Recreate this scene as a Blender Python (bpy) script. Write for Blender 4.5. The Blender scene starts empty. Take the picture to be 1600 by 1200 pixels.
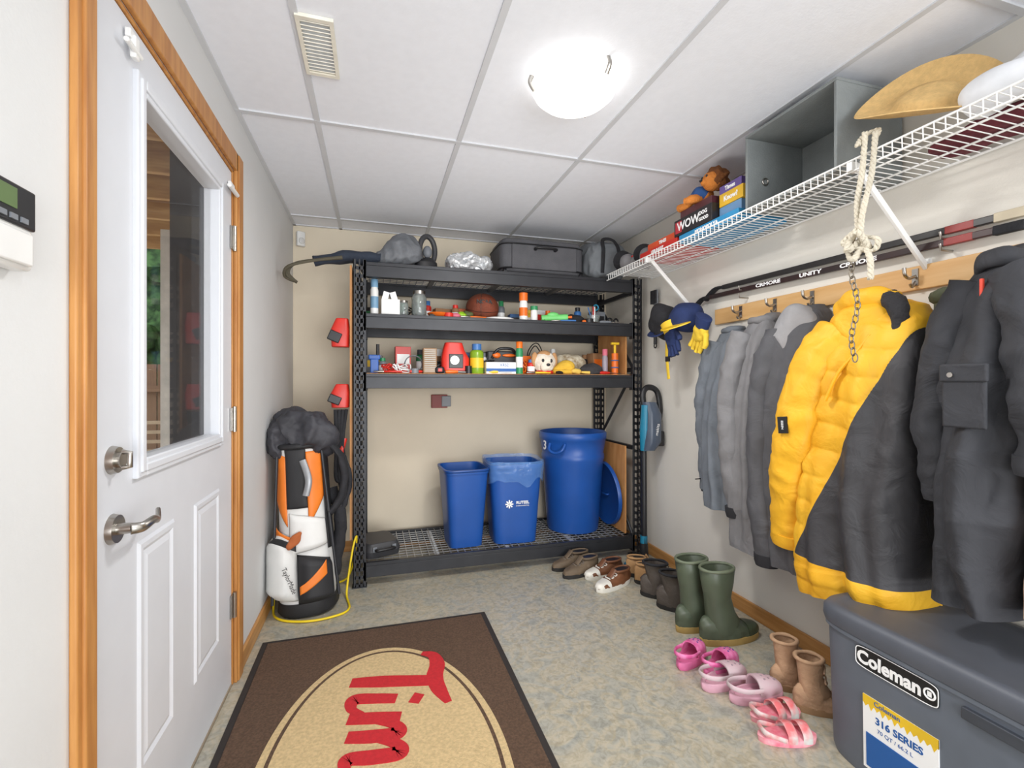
import bpy, bmesh, math, random
from mathutils import Vector, Matrix, noise
random.seed(4)
pi=math.pi
C=bpy.context.scene.collection
XL,XR,YB,H=-.543,1.87,3.564,2.31

# ---------------------------------------------------------------- materials
def lin(c):
    return tuple(((v/255/12.92) if v/255<=.04045 else ((v/255+.055)/1.055)**2.4) for v in c)
MC={}
def m(name,col,rough=.55,metal=0,var=.08,scale=12,bump=0,bscale=60,col2=None,stretch=(1,1,1),alpha=1,trans=0,emis=0,sheen=0,detail=4,bdist=.01,bdetail=3,dist=0):
    if name in MC: return MC[name]
    M=bpy.data.materials.new(name); M.use_nodes=True
    nt=M.node_tree; N=nt.nodes; L=nt.links; b=N['Principled BSDF']
    b.inputs['Roughness'].default_value=rough; b.inputs['Metallic'].default_value=metal
    c=lin(col)
    tc=N.new('ShaderNodeTexCoord'); mp=N.new('ShaderNodeMapping'); mp.inputs['Scale'].default_value=stretch
    L.new(tc.outputs['Object'],mp.inputs['Vector'])
    nz=N.new('ShaderNodeTexNoise'); nz.inputs['Scale'].default_value=scale; nz.inputs['Detail'].default_value=detail
    L.new(mp.outputs[0],nz.inputs['Vector'])
    rp=N.new('ShaderNodeValToRGB'); rp.color_ramp.elements[0].position=.35; rp.color_ramp.elements[1].position=.65
    if col2: c2=lin(col2)
    else: c2=tuple(min(1,v*(1+var)) for v in c); c=tuple(v*(1-var) for v in c)
    rp.color_ramp.elements[0].color=(*c,1); rp.color_ramp.elements[1].color=(*c2,1)
    L.new(nz.outputs['Fac'],rp.inputs[0]); L.new(rp.outputs[0],b.inputs['Base Color'])
    if bump:
        n2=N.new('ShaderNodeTexNoise'); n2.inputs['Scale'].default_value=bscale; n2.inputs['Detail'].default_value=bdetail; n2.inputs['Distortion'].default_value=dist
        L.new(mp.outputs[0],n2.inputs['Vector'])
        bp=N.new('ShaderNodeBump'); bp.inputs['Strength'].default_value=bump; bp.inputs['Distance'].default_value=bdist
        L.new(n2.outputs['Fac'],bp.inputs['Height']); L.new(bp.outputs[0],b.inputs['Normal'])
    if trans: b.inputs['Transmission Weight'].default_value=trans
    if alpha<1: b.inputs['Alpha'].default_value=alpha
    if emis:
        b.inputs['Emission Color'].default_value=(*lin(col),1); b.inputs['Emission Strength'].default_value=emis
    if sheen: b.inputs['Sheen Weight'].default_value=sheen
    MC[name]=M; return M

wallL=m('paint_left',(216,217,217),.7,var=.02,scale=3,bump=.05,bscale=150)
wallB=m('paint_back',(224,212,190),.7,var=.03,scale=3,bump=.05,bscale=150)
wallR=m('paint_right',(226,222,213),.7,var=.02,scale=3,bump=.05,bscale=150)
ceilM=m('ceiling_tile',(240,243,250),.9,var=.012,scale=30,bump=.06,bscale=120)
gridM=m('grid_white',(210,212,216),.5,var=.02)
wood=m('oak_trim',(192,136,74),.45,col2=(166,108,52),scale=7,stretch=(6,6,.5),bump=.05)
woodH=m('oak_base',(196,146,88),.45,col2=(176,122,64),scale=7,stretch=(6,.5,6))
doorM=m('door_white',(214,217,223),.4,var=.01)
nickel=m('satin_nickel',(176,172,166),.28,1,var=.04)
steelblk=m('black_steel',(48,49,53),.42,.3,var=.1)
ply=m('plywood',(205,150,95),.6,col2=(182,124,70),scale=6,stretch=(3,3,.8),bump=.05)
pboard=m('particle_board',(200,150,100),.7,col2=(170,118,72),scale=70)
wire=m('zinc_wire',(180,181,183),.35,.5)
whitewire=m('white_coated_wire',(240,240,238),.35,var=.01)
blk=m('black_plastic',(30,30,33),.4); blkfab=m('black_fabric',(36,36,40),.85,var=.25,bump=.4,bscale=30,bdist=.02)
blue=m('blue_plastic',(28,80,158),.38,var=.05,scale=6)
white=m('white_plastic',(232,232,230),.35,var=.02); redp=m('red_plastic',(208,46,34),.38)
orange=m('orange_plastic',(232,112,34),.4); yellowp=m('yellow_plastic',(234,192,40),.45)
teal=m('teal_plastic',(30,124,156),.35); grayp=m('gray_plastic',(120,124,130),.45)
lime=m('lime',(150,200,40),.4); greenp=m('green_plastic',(50,140,90),.4)
tanl=m('tan_leather',(176,136,92),.7,var=.12,bump=.15); brownl=m('brown_leather',(112,70,44),.5,var=.15,bump=.1)
rubber=m('dark_rubber',(38,36,35),.7); navy=m('navy_fabric',(30,46,90),.85,var=.2,bump=.2)
inkw=m('ink_white',(245,245,245),.5,var=0); inkb=m('ink_black',(20,20,22),.5,var=0); inkblue=m('ink_blue',(30,90,160),.5,var=0); inkred=m('ink_red',(190,34,42),.9,var=.08,scale=80,bump=.3,bscale=300)

# ---------------------------------------------------------------- mesh builder
def cr(pts,sub=6,closed=False):
    P=[Vector(p) for p in pts]; n=len(P); out=[]
    rng=n if closed else n-1
    for i in range(rng):
        if closed: a,b,c,d=P[(i-1)%n],P[i],P[(i+1)%n],P[(i+2)%n]
        else: a,b,c,d=P[max(i-1,0)],P[i],P[i+1],P[min(i+2,n-1)]
        for k in range(sub):
            t=k/sub
            out.append(.5*((2*b)+(c-a)*t+(2*a-5*b+4*c-d)*t*t+(3*b-a-3*c+d)*t**3))
    if not closed: out.append(P[-1])
    return out
def interp(tab,t):
    if t<=tab[0][0]: return tab[0][1:]
    for a,b in zip(tab,tab[1:]):
        if t<=b[0]:
            k=(t-a[0])/(b[0]-a[0]); k=k*k*(3-2*k)*.5+k*.5
            return tuple(x+(y-x)*k for x,y in zip(a[1:],b[1:]))
    return tab[-1][1:]
def sp(v,e): return math.copysign(abs(v)**e,v)
def sring(cx,cy,hx,hy,z,n=48,e=1.0):
    return [Vector((cx+hx*sp(math.cos(2*pi*i/n),e),cy+hy*sp(math.sin(2*pi*i/n),e),z)) for i in range(n)]
class B:
    def __init__(s): s.bm=bmesh.new()
    def box(s,c,d,rot=None):
        mt=Matrix.Translation(Vector(c))
        if rot is not None: mt=mt@(rot if isinstance(rot,Matrix) else Matrix.Rotation(rot,4,'Z'))
        mt=mt@Matrix.Diagonal((d[0],d[1],d[2],1))
        bmesh.ops.create_cube(s.bm,size=1,matrix=mt); return s
    def bx(s,x0,x1,y0,y1,z0,z1): return s.box(((x0+x1)/2,(y0+y1)/2,(z0+z1)/2),(x1-x0,y1-y0,z1-z0))
    def loft(s,rings,cap=(True,True),closed=False,open_ring=False):
        V=[[s.bm.verts.new(p) for p in r] for r in rings]; n=len(V[0])
        pairs=list(zip(V,V[1:]))+([(V[-1],V[0])] if closed else [])
        for a,b in pairs:
            for i in range(n-1 if open_ring else n):
                try: s.bm.faces.new((a[i],a[(i+1)%n],b[(i+1)%n],b[i]))
                except ValueError: pass
        if not closed and not open_ring:
            if cap[0]: s.bm.faces.new(V[0][::-1])
            if cap[1]: s.bm.faces.new(V[-1])
        return s
    def tube(s,pts,r,n=10,cap=True,closed=False,up=None):
        P=[Vector(p) for p in pts]; k=len(P)
        R=[r(i/(k-1)) if callable(r) else (r[i] if isinstance(r,list) else r) for i in range(k)]
        rings=[]; prev=None
        for i,p in enumerate(P):
            if closed: t=(P[(i+1)%k]-P[(i-1)%k])
            else: t=P[min(i+1,k-1)]-P[max(i-1,0)]
            t.normalize()
            if prev is None:
                a=Vector(up) if up else (Vector((0,0,1)) if abs(t.z)<.9 else Vector((0,1,0)))
            else: a=prev
            a=(a-t*a.dot(t)).normalized(); prev=a; b=t.cross(a)
            ra,rb=R[i] if isinstance(R[i],(tuple,list)) else (R[i],R[i])
            rings.append([p+a*ra*math.cos(2*pi*j/n)+b*rb*math.sin(2*pi*j/n) for j in range(n)])
        s.loft(rings,cap=(cap,cap),closed=closed); return s
    def cyl(s,p0,p1,r0,r1=None,n=20): return s.tube([p0,p1],[r0,r0 if r1 is None else r1],n)
    def lathe(s,prof,n=32,c=(0,0,0)):
        rings=[[Vector((c[0]+max(r,1e-4)*math.cos(2*pi*j/n),c[1]+max(r,1e-4)*math.sin(2*pi*j/n),c[2]+z)) for j in range(n)] for r,z in prof]
        return s.loft(rings)
    def ell(s,c,r,e=1.0,sub=3,rot=None):
        g=bmesh.ops.create_icosphere(s.bm,subdivisions=sub,radius=1)
        for v in g['verts']:
            q=Vector((sp(v.co.x,e)*r[0],sp(v.co.y,e)*r[1],sp(v.co.z,e)*r[2]))
            if rot is not None: q=rot@q
            v.co=q+Vector(c)
        return s
    def torus(s,c,R,r,rot=None,n=24,k=10,sx=1,sy=1):
        pts=[]
        for i in range(n):
            q=Vector((R*sx*math.cos(2*pi*i/n),R*sy*math.sin(2*pi*i/n),0))
            if rot is not None: q=rot@q
            pts.append(q+Vector(c))
        return s.tube(pts,r,k,closed=True)
    def disp(s,amp,scale,st=(1,1,1),seed=0,zmin=None,ridge=False):
        s.bm.normal_update()
        for v in s.bm.verts:
            q=Vector((v.co.x*st[0],v.co.y*st[1],v.co.z*st[2]))*scale+Vector((seed,seed*1.7,0))
            f=noise.noise(q)
            if ridge: f=.5-abs(f)*2
            v.co=v.co+v.normal*f*amp
        if zmin is not None:
            for v in s.bm.verts: v.co.z=max(v.co.z,zmin)
        return s
    def xf(s,mt):
        bmesh.ops.transform(s.bm,matrix=mt,verts=s.bm.verts); return s
    def out(s,name,mat,parent=None,smooth=True,bevel=0,sub=0,label=None,solid=0,norm=True):
        if norm: bmesh.ops.recalc_face_normals(s.bm,faces=s.bm.faces)
        me=bpy.data.meshes.new(name); s.bm.to_mesh(me); s.bm.free()
        me.materials.append(mat)
        for p in me.polygons: p.use_smooth=smooth
        o=bpy.data.objects.new(name,me); C.objects.link(o)
        if parent: o.parent=parent
        if solid:
            d=o.modifiers.new('s','SOLIDIFY'); d.thickness=solid
        if bevel:
            d=o.modifiers.new('b','BEVEL'); d.width=bevel; d.segments=3; d.limit_method='ANGLE'
            for p in me.polygons: p.use_smooth=True
            try: me.set_sharp_from_angle(angle=math.radians(40))
            except Exception: pass
        elif smooth:
            try: me.set_sharp_from_angle(angle=math.radians(60))
            except Exception: pass
        if sub:
            d=o.modifiers.new('u','SUBSURF'); d.levels=sub; d.render_levels=sub
        if label: o['label']=label
        return o
def meta(o,label,cat,group=None):
    o['label']=label; o['category']=cat
    if group: o['group']=group
    return o
def thing(name,label,cat,loc,rz=0,group=None,rot=None):
    o=bpy.data.objects.new(name,None); C.objects.link(o); o.empty_display_size=.05
    o.location=loc; o.rotation_euler=rot if rot else (0,0,rz)
    return meta(o,label,cat,group)
def place(o,loc,rz=0,rot=None):
    o.location=loc; o.rotation_euler=rot if rot else (0,0,rz); return o
def struct(o): o['kind']='structure'; return o
def copy_thing(root,loc,rz=None,label=None,rot=None):
    n=root.copy(); C.objects.link(n); n.location=loc
    if rz is not None: n.rotation_euler=(0,0,rz)
    if rot: n.rotation_euler=rot
    if label: n['label']=label
    def rec(a,b):
        for c in a.children:
            k=c.copy(); C.objects.link(k); k.parent=b; rec(c,k)
    rec(root,n); return n
AX={'F':Matrix(((1,0,0),(0,0,-1),(0,1,0))),'U':Matrix(((0,1,0),(-1,0,0),(0,0,1))),'L':Matrix(((0,0,-1),(-1,0,0),(0,1,0))),'R':Matrix(((1,0,0),(0,1,0),(0,0,1)))}
def text(root,s,size,loc,ax,mat,name='lettering',off=0,shear=0,ext=.0006,sx=1,extra=None):
    cu=bpy.data.curves.new('t','FONT'); cu.body=s; cu.size=size; cu.align_x='CENTER'; cu.align_y='CENTER'
    cu.extrude=ext; cu.offset=off; cu.shear=shear; cu.resolution_u=3
    t=bpy.data.objects.new('t',cu); C.objects.link(t)
    bpy.context.view_layer.update()
    me=bpy.data.meshes.new_from_object(t.evaluated_get(bpy.context.evaluated_depsgraph_get()))
    bpy.data.objects.remove(t)
    mt=AX[ax].to_4x4()
    if extra is not None: mt=mt@extra
    me.transform(Matrix.Translation(Vector(loc))@mt@Matrix.Diagonal((sx,1,1,1)))
    me.materials.clear(); me.materials.append(mat)
    o=bpy.data.objects.new(name,me); C.objects.link(o); o.parent=root; return o

# ================================================================ ROOM
YF=-.9
b=B(); b.bx(XL,XR,YF,YB,-.05,0)
fm=bpy.data.materials.new('vinyl_floor'); fm.use_nodes=True
nt=fm.node_tree; N=nt.nodes; Lk=nt.links; bs=N['Principled BSDF']
tc=N.new('ShaderNodeTexCoord')
def nz(sc,de,dist=0):
    n=N.new('ShaderNodeTexNoise'); n.inputs['Scale'].default_value=sc; n.inputs['Detail'].default_value=de; n.inputs['Distortion'].default_value=dist
    Lk.new(tc.outputs['Object'],n.inputs['Vector']); return n
def ramp(src,stops):
    r=N.new('ShaderNodeValToRGB'); e=r.color_ramp.elements
    while len(e)<len(stops): e.new(.5)
    for k,(p,c) in enumerate(stops): e[k].position=p; e[k].color=(*lin(c),1)
    Lk.new(src,r.inputs[0]); return r
r1=ramp(nz(8,6,1.4).outputs['Fac'],[(.28,(140,146,144)),(.42,(164,162,150)),(.51,(184,172,146)),(.6,(160,161,152)),(.74,(138,142,138))])
r2=ramp(nz(34,5,1.2).outputs['Fac'],[(.34,(136,130,114)),(.48,(166,161,147)),(.6,(188,182,168))])
mx=N.new('ShaderNodeMix'); mx.data_type='RGBA'; mx.inputs['Factor'].default_value=.42
Lk.new(r1.outputs[0],mx.inputs[6]); Lk.new(r2.outputs[0],mx.inputs[7])
vo=N.new('ShaderNodeTexVoronoi'); vo.feature='DISTANCE_TO_EDGE'; vo.inputs['Scale'].default_value=8
n5=nz(9,5); mxv=N.new('ShaderNodeMix'); mxv.data_type='VECTOR'; mxv.inputs['Factor'].default_value=.3
Lk.new(tc.outputs['Object'],mxv.inputs[4]); Lk.new(n5.outputs['Color'],mxv.inputs[5]); Lk.new(mxv.outputs[1],vo.inputs['Vector'])
r3=ramp(vo.outputs['Distance'],[(0,(150,140,118)),(.04,(255,255,255))])
mu=N.new('ShaderNodeMix'); mu.data_type='RGBA'; mu.blend_type='MULTIPLY'; mu.inputs['Factor'].default_value=.16
Lk.new(mx.outputs[2],mu.inputs[6]); Lk.new(r3.outputs[0],mu.inputs[7]); Lk.new(mu.outputs[2],bs.inputs['Base Color'])
bs.inputs['Roughness'].default_value=.34
struct(b.out('floor',fm,smooth=False))
struct(B().bx(XL-.15,XR+.15,YF,YB+.15,H,H+.08).out('ceiling',ceilM,smooth=False))
b=B()
for x in (-.23,.37,.969,1.569): b.bx(x-.011,x+.011,YF,YB,H-.006,H+.001)
for y in (-.31,.91,2.13,3.35): b.bx(XL,XR,y-.011,y+.011,H-.0065,H+.001)
b.bx(XL,XL+.02,YF,YB,H-.006,H+.001); b.bx(XR-.02,XR,YF,YB,H-.006,H+.001); b.bx(XL,XR,YB-.02,YB,H-.006,H+.001)
struct(b.out('trim_1',gridM,smooth=False))
b=B(); b.bx(XL-.14,XL,YF,1.13,-.05,H); b.bx(XL-.14,XL,2.118,YB+.15,-.05,H); b.bx(XL-.14,XL,1.13,2.118,2.055,H)
struct(b.out('wall_left',wallL,smooth=False))
struct(B().bx(XL,XR,YB,YB+.15,-.05,H).out('wall_back',wallB,smooth=False))
struct(B().bx(XR,XR+.15,YF,YB+.15,-.05,H).out('wall_right',wallR,smooth=False))
b=B(); b.bx(XL,XL+.014,1.062,1.13,0,2.13); b.bx(XL,XL+.02,1.078,1.118,0,2.125)
b.bx(XL,XL+.014,2.118,2.205,0,2.13); b.bx(XL,XL+.02,2.13,2.19,0,2.125)
b.bx(XL,XL+.014,1.062,2.205,2.055,2.13)
b.bx(XL-.05,XL+.002,1.13,1.142,0,2.055); b.bx(XL-.05,XL+.002,2.106,2.118,0,2.055); b.bx(XL-.05,XL+.002,1.13,2.118,2.043,2.055)
struct(b.out('trim_2',wood,smooth=False,bevel=.004))
gext=m('exterior_frame',(74,74,76),.7)
b=B(); b.bx(XL-.142,XL-.05,1.128,1.142,0,2.055); b.bx(XL-.142,XL-.05,2.104,2.12,0,2.055); b.bx(XL-.142,XL-.05,1.13,2.118,2.043,2.057)
struct(b.out('trim_4',gext,smooth=False))
struct(B().bx(XL,XL+.014,2.205,YB,0,.075).out('baseboard_left',woodH,smooth=False,bevel=.004))
struct(B().bx(XL,XL+.014,YF,1.06,0,.075).out('baseboard_left',woodH,smooth=False,bevel=.004))
struct(B().bx(XR-.014,XR,YF,YB,0,.075).out('baseboard_right',woodH,smooth=False,bevel=.004))
struct(B().bx(XL+.014,XR-.014,YB-.014,YB,0,.075).out('baseboard_back',m('oak_base2',(196,146,88),.45,col2=(176,122,64),scale=7,stretch=(.5,6,6)),smooth=False,bevel=.004))
# door
dr=bpy.data.objects.new('door_1',None); C.objects.link(dr); dr.location=(XL,1.145,0); struct(dr)
b=B(); wy0,wy1,wz0,wz1=.185,.80,1.0,1.925
b.bx(-.045,-.003,0,wy0,.012,2.04); b.bx(-.045,-.003,wy1,.958,.012,2.04); b.bx(-.045,-.003,wy0,wy1,.012,wz0); b.bx(-.045,-.003,wy0,wy1,wz1,2.04)
b.out('slab',doorM,dr,smooth=False)
for (y0,y1) in ((.185,.40),(.555,.80)):
    b=B(); z0,z1=.25,.82
    rings=[]
    for ins,dx in ((0,-.0035),(.008,.003),(.02,.003),(.03,-.0025),(.045,.002)):
        rings.append([Vector((dx,y0+ins,z0+ins)),Vector((dx,y1-ins,z0+ins)),Vector((dx,y1-ins,z1-ins)),Vector((dx,y0+ins,z1-ins))])
    b.loft(rings); b.out('embossed_panel',doorM,dr,smooth=False)
b=B()
def frame(b,x0,x1,y0,y1,z0,z1,w):
    b.bx(x0,x1,y0,y0+w,z0,z1); b.bx(x0,x1,y1-w,y1,z0,z1); b.bx(x0,x1,y0+w,y1-w,z0,z0+w); b.bx(x0,x1,y0+w,y1-w,z1-w,z1)
frame(b,-.045,.009,wy0-.02,wy1+.02,wz0-.025,wz1+.02,.045); frame(b,-.04,.014,wy0-.008,wy1+.008,wz0-.012,wz1+.008,.02)
b.out('window_frame',doorM,dr,smooth=False,bevel=.004)
gl=m('window_glass',(255,255,255),.02,trans=1,var=0)
gl.node_tree.nodes['Principled BSDF'].inputs['IOR'].default_value=1.08
B().bx(-.026,-.022,wy0,wy1,wz0,wz1).out('glass',gl,dr,smooth=False)
for z in (.32,1.06,1.78):
    b=B(); b.cyl((.008,.963,z-.05),(.008,.963,z+.05),.007); b.bx(-.001,.004,.935,.985,z-.045,z+.045)
    b.out('hinge',nickel,dr)
b=B(); b.bx(.0,.012,.12,.16,1.99,2.01); b.box((.012,.14,1.975),(.012,.02,.05)); b.cyl((.016,.09,1.965),(.016,.16,1.965),.006)
b.out('blind_bracket',white,dr,bevel=.002)
b=B(); b.bx(.0,.012,.90,.95,1.965,1.985); b.cyl((.016,.86,1.955),(.016,.97,1.955),.008); b.out('blind_bracket',white,dr,bevel=.002)
yh,zh=.075,.885
b=B(); b.cyl((-.003,yh,zh),(.009,yh,zh),.033,.030,32); b.cyl((.009,yh,zh),(.035,yh,zh),.013,.011)
b.tube(cr([(.035,yh-.008,zh),(.052,yh+.005,zh),(.056,yh+.045,zh+.004),(.050,yh+.085,zh-.004),(.038,yh+.118,zh+.01)],8),lambda t:((.013-.006*t),.009-.004*t),14)
b.out('lever_handle',nickel,dr,label='satin nickel lever handle')
b=B(); b.cyl((-.003,yh,1.035),(.010,yh,1.035),.031,.028,32); b.cyl((.01,yh,1.035),(.018,yh,1.035),.017); b.tube([(.016,yh,1.018),(.03,yh,1.02),(.03,yh,1.05),(.016,yh,1.052)],.006,10)
b.out('deadbolt',nickel,dr,label='satin nickel thumb-turn deadbolt')
struct(B().bx(XL-.14,XL-.001,1.143,2.103,-.04,.011).out('trim_3',m('threshold',(176,160,140),.4,.3),smooth=False))
# ---- outside
cedar=m('new_lumber',(200,162,112),.7,col2=(168,128,84),scale=5,stretch=(1,6,6))
b=B()
for k in range(9): b.bx(-3.6,-.75,1.25+k*.40,1.29+k*.40,2.30,2.47)
for k in (0,1): b.bx(-3.6+.9*k,-3.5+.9*k,1.1,4.6,2.2,2.30)
meta(b.out('porch_roof_joists',cedar,smooth=False),'open pale lumber joists of a porch roof','roof')
meta(B().bx(-3.7,-.7,1.0,4.7,2.47,2.50).out('porch_roof_deck',m('sheathing',(120,96,68),.8),smooth=False),'brown plywood sheathing above the porch joists','roof')
meta(B().bx(-.90,-.69,2.50,2.66,-.1,2.30).out('porch_pillar',m('porch_dark',(70,68,68),.8)),'dark grey painted porch pillar beside the door','pillar')
meta(B().bx(-1.46,-1.38,3.9,3.98,-.1,2.30).out('porch_post',m('stucco',(190,186,178),.9,bump=.3)),'pale stucco porch post','post')
b=B()
for k in range(50): b.bx(-7+k*.15,-7+k*.15+.135,7.0,7.02,-.1,1.45)
for z in (.3,1.1): b.bx(-7,.5,6.94,7.0,z,z+.08)
meta(b.out('board_fence',m('fence_wood',(128,100,78),.8,stretch=(5,5,.6)),smooth=False),'weathered brown board fence along the yard','fence')
b=B()
for k in range(9): b.bx(-3.4,-1.2,5.2,5.22,.1+k*.09,.13+k*.09)
for x in (-3.3,-2.3,-1.3): b.bx(x,x+.06,5.22,5.27,-.1,.95)
meta(b.out('yard_railing',m('rail_pale',(176,158,134),.7),smooth=False),'low pale wooden railing in the yard','railing')
struct(B().bx(-14,XL-.14,-4,16,-.15,-.1).out('ground',m('gravel_ground',(160,140,118),.95,scale=40,var=.25,bump=.5),smooth=False))
leaf=m('leaves',(84,124,70),.8,col2=(36,62,34),scale=9,bump=.8,bscale=18)
for k,(x,y,z,r) in enumerate(((-3.2,8.6,2.0,1.1),(-6.4,8.9,2.0,1.3),(-4.9,12.5,2.9,2.2),(-.6,9.5,1.8,1.1))):
    t=thing('leafy_tree','bushy green tree standing behind the fence','tree',(x,y,-.1),group='trees behind the fence')
    b=B(); b.ell((0,0,z+.3),(r,r,r*1.25),sub=5); b.disp(.5,2.2,seed=k); b.disp(.25,7,seed=k+3); b.out('foliage',leaf,t)
    B().cyl((0,0,0),(0,0,z-.2),.12,.09).out('trunk',brownl,t)
t=thing('porch_fill_lamp','small round porch lamp out of view, added as fill','ceiling light',(-2.6,3.0,2.30)); b=B(); b.lathe([(0,0),(.1,0),(.1,-.03),(.07,-.06),(0,-.07)]); b.out('glass_bowl',m('porch_fill_glow',(255,250,240),.4,emis=2),t)
l=bpy.data.lights.new('lamp_source','POINT'); l.energy=28; l.shadow_soft_size=.3; o=bpy.data.objects.new('lamp_source',l); C.objects.link(o); o.parent=t; o.location=(0,0,-1.1)  # added point light hung well below the unseen porch bowl, brightens the joists

# thermostat / alarm keypad
t=thing('alarm_keypad','white wall keypad with green lit display above a flip cover','alarm keypad',(XL,.845,1.375))
B().bx(0,.028,-.08,.075,0,.125).out('housing',white,t,bevel=.006)
B().bx(.026,.033,-.078,.073,.062,.123).out('bezel',blk,t,bevel=.003)
B().bx(.032,.0345,-.055,.03,.085,.115).out('display',m('lcd',(90,110,70),.3,emis=.2),t,smooth=False)
b=B()
for k in range(5): b.bx(.032,.0355,-.05+k*.022,-.036+k*.022,.068,.076)
b.out('button_row',grayp,t,smooth=False)
B().bx(.028,.034,-.07,.066,.006,.056).out('flip_cover',white,t,bevel=.004)
t=thing('light_switch','white toggle light switch plate on pale wall','light switch',(XL,.795,1.1))
B().bx(0,.006,-.035,.04,0,.115).out('cover_plate',white,t,bevel=.003)
B().bx(.005,.014,-.005,.008,.045,.068).out('toggle',white,t,bevel=.002)
t=thing('motion_sensor','small white motion sensor in the wall corner','sensor',(-.49,3.535,2.155),rz=.5)
b=B(); b.loft([sring(0,0,.028,.018,z,24,.6) for z in (0,.1)]); b.out('housing',white,t,bevel=.005)
b=B(); b.ell((0,-.015,.035),(.02,.012,.022),.8); b.out('lens',m('sensor_lens',(214,214,212),.25),t)
t=thing('ceiling_vent','cream louvered ceiling air vent','air vent',(-.175,1.66,H-.012))
b=B()
for x0,x1,y0,y1 in [(-.055,.055,-.14,-.125),(-.055,.055,.125,.14),(-.055,-.043,-.125,.125),(.043,.055,-.125,.125)]: b.bx(x0,x1,y0,y1,0,.011)
b.out('frame',m('cream_metal',(236,232,218),.45),t,smooth=False)
b=B()
for k in range(14): b.box((0,-.115+k*.0178,.004),(.086,.014,.002),Matrix.Rotation(.5,4,'X'))
b.out('louver',m('cream_metal',(1,1,1)),t,smooth=False)
# ceiling light
def lamp(loc,energy,up):
    t=thing('ceiling_light','round flush frosted glass ceiling light, switched on','ceiling light',loc)
    b=B(); b.lathe([(.0,0),(.130,0),(.135,-.012),(.1,-.02),(.0,-.02)]); b.out('base_plate',white,t)
    b=B(); b.lathe([(.152,-.020),(.157,-.024),(.157,-.03),(.146,-.052),(.12,-.075),(.075,-.092),(.0,-.1)],48); b.out('glass_bowl',m('frosted_glow',(255,252,246),.3,var=0,emis=2.2),t)
    for a in (.9,3.0,5.1):
        b=B(); b.tube(cr([(.157*math.cos(a),.157*math.sin(a),-.0),(.165*math.cos(a),.165*math.sin(a),-.026),(.149*math.cos(a),.149*math.sin(a),-.056)],5),(.004,.008),8); b.out('clip',nickel,t)
    l=bpy.data.lights.new('lamp_source','AREA'); l.shape='DISK'; l.energy=energy; l.size=.26; l.color=(1,.985,.96); l.spread=pi
    o=bpy.data.objects.new('lamp_source',l); C.objects.link(o); o.parent=t; o.location=(0,0,-.11)
    l=bpy.data.lights.new('ceiling_fill','POINT'); l.energy=up; l.shadow_soft_size=.3; l.color=(1,.99,.97)
    o=bpy.data.objects.new('ceiling_fill',l); C.objects.link(o); o.parent=t; o.location=(0,.5,-.95)  # added fill point, away from the fixture, to brighten the ceiling
lamp((.70,1.577,H),16,11)
lamp((.70,-.35,H),8,3)  # unseen second fixture behind the camera, added for soft fill
l=bpy.data.lights.new('rear_fill','AREA'); l.shape='RECTANGLE'; l.size=2.4; l.size_y=1.8; l.energy=140; l.color=(.97,.985,1)  # added area fill behind the camera, tilted up towards the ceiling
o=bpy.data.objects.new('rear_fill',l); C.objects.link(o); o.location=(.66,-3.0,.9); o.rotation_euler=(math.radians(100),0,0)

# ================================================================ RACK
R=thing('storage_rack','tall black steel storage rack with four shelves against the wall','shelving unit',(-.12,2.9,0))
RW=1.92; RD=.62
def post(x0,y0,outer,front,name='upright_post'):
    b=B(); w=.072; t=.004
    fy=y0 if front else y0+.05
    zt=1.935
    b.bx(x0,x0+.016,fy,fy+t,0,zt); b.bx(x0+w-.016,x0+w,fy,fy+t,0,zt); b.bx(x0+.032,x0+.040,fy,fy+t,0,zt)
    sx=x0 if outer<0 else x0+w-t
    b.bx(sx,sx+t,y0,y0+.014,0,zt); b.bx(sx,sx+t,y0+.04,y0+.054,0,zt)
    z=.0
    while z<zt-.03:
        for c,sg in ((x0+.024,1),(x0+.048,-1)):
            b.box((c,fy+t/2,z+.012),(.026,t,.020),Matrix.Rotation(.28*sg,4,'Y'))
        b.bx(sx,sx+t,y0+.012,y0+.042,z,z+.022); z+=.048
    b.bx(x0-.006,x0+w+.006,y0-.006,y0+.06,0,.006)
    return b.out(name,steelblk,R,smooth=False)
post(0,0,-1,True); post(RW-.072,0,1,True); post(0,RD-.06,-1,False); post(RW-.072,RD-.06,1,False)
for z in [.14,1.262,1.62,1.925]:
    for y in (0.006,RD-.046):
        b=B(); b.bx(.072,RW-.072,y,y+.036,z-.088,z-.02); b.bx(.072,RW-.072,y if y<.1 else y+.012,(y+.024) if y<.1 else y+.036,z-.02,z)
        b.bx(.058,.074,y-.006,y+.04,z-.105,z+.01); b.bx(RW-.074,RW-.058,y-.006,y+.04,z-.105,z+.01)
        b.out('beam',steelblk,R,smooth=False,bevel=.002)
for x in (.03,RW-.04):
    b=B()
    for z in (.1,.75,1.3,1.85): b.bx(x-.012,x+.012,.05,RD-.05,z-.015,z+.015)
    b.tube([(x,.05,.12),(x,RD-.05,.74)],.011,8); b.tube([(x,RD-.05,.76),(x,.05,1.29)],.011,8); b.tube([(x,.05,1.31),(x,RD-.05,1.84)],.011,8)
    b.out('end_brace',steelblk,R,smooth=False)
for z in (.14,1.62,1.925):
    b=B(); y=.05
    while y<RD-.04: b.bx(.074,RW-.074,y-.002,y+.002,z-.012,z-.008); y+=.045
    x=.09
    while x<RW-.08: b.bx(x-.002,x+.002,.035,RD-.03,z-.008,z-.004); x+=.045
    for x in (.5,.96,1.42): b.bx(x-.015,x+.015,.04,RD-.04,z-.03,z-.0125)
    b.out('wire_deck',wire if z<1 else m('dark_wire',(110,110,112),.4,.5),R,smooth=False)
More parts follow.
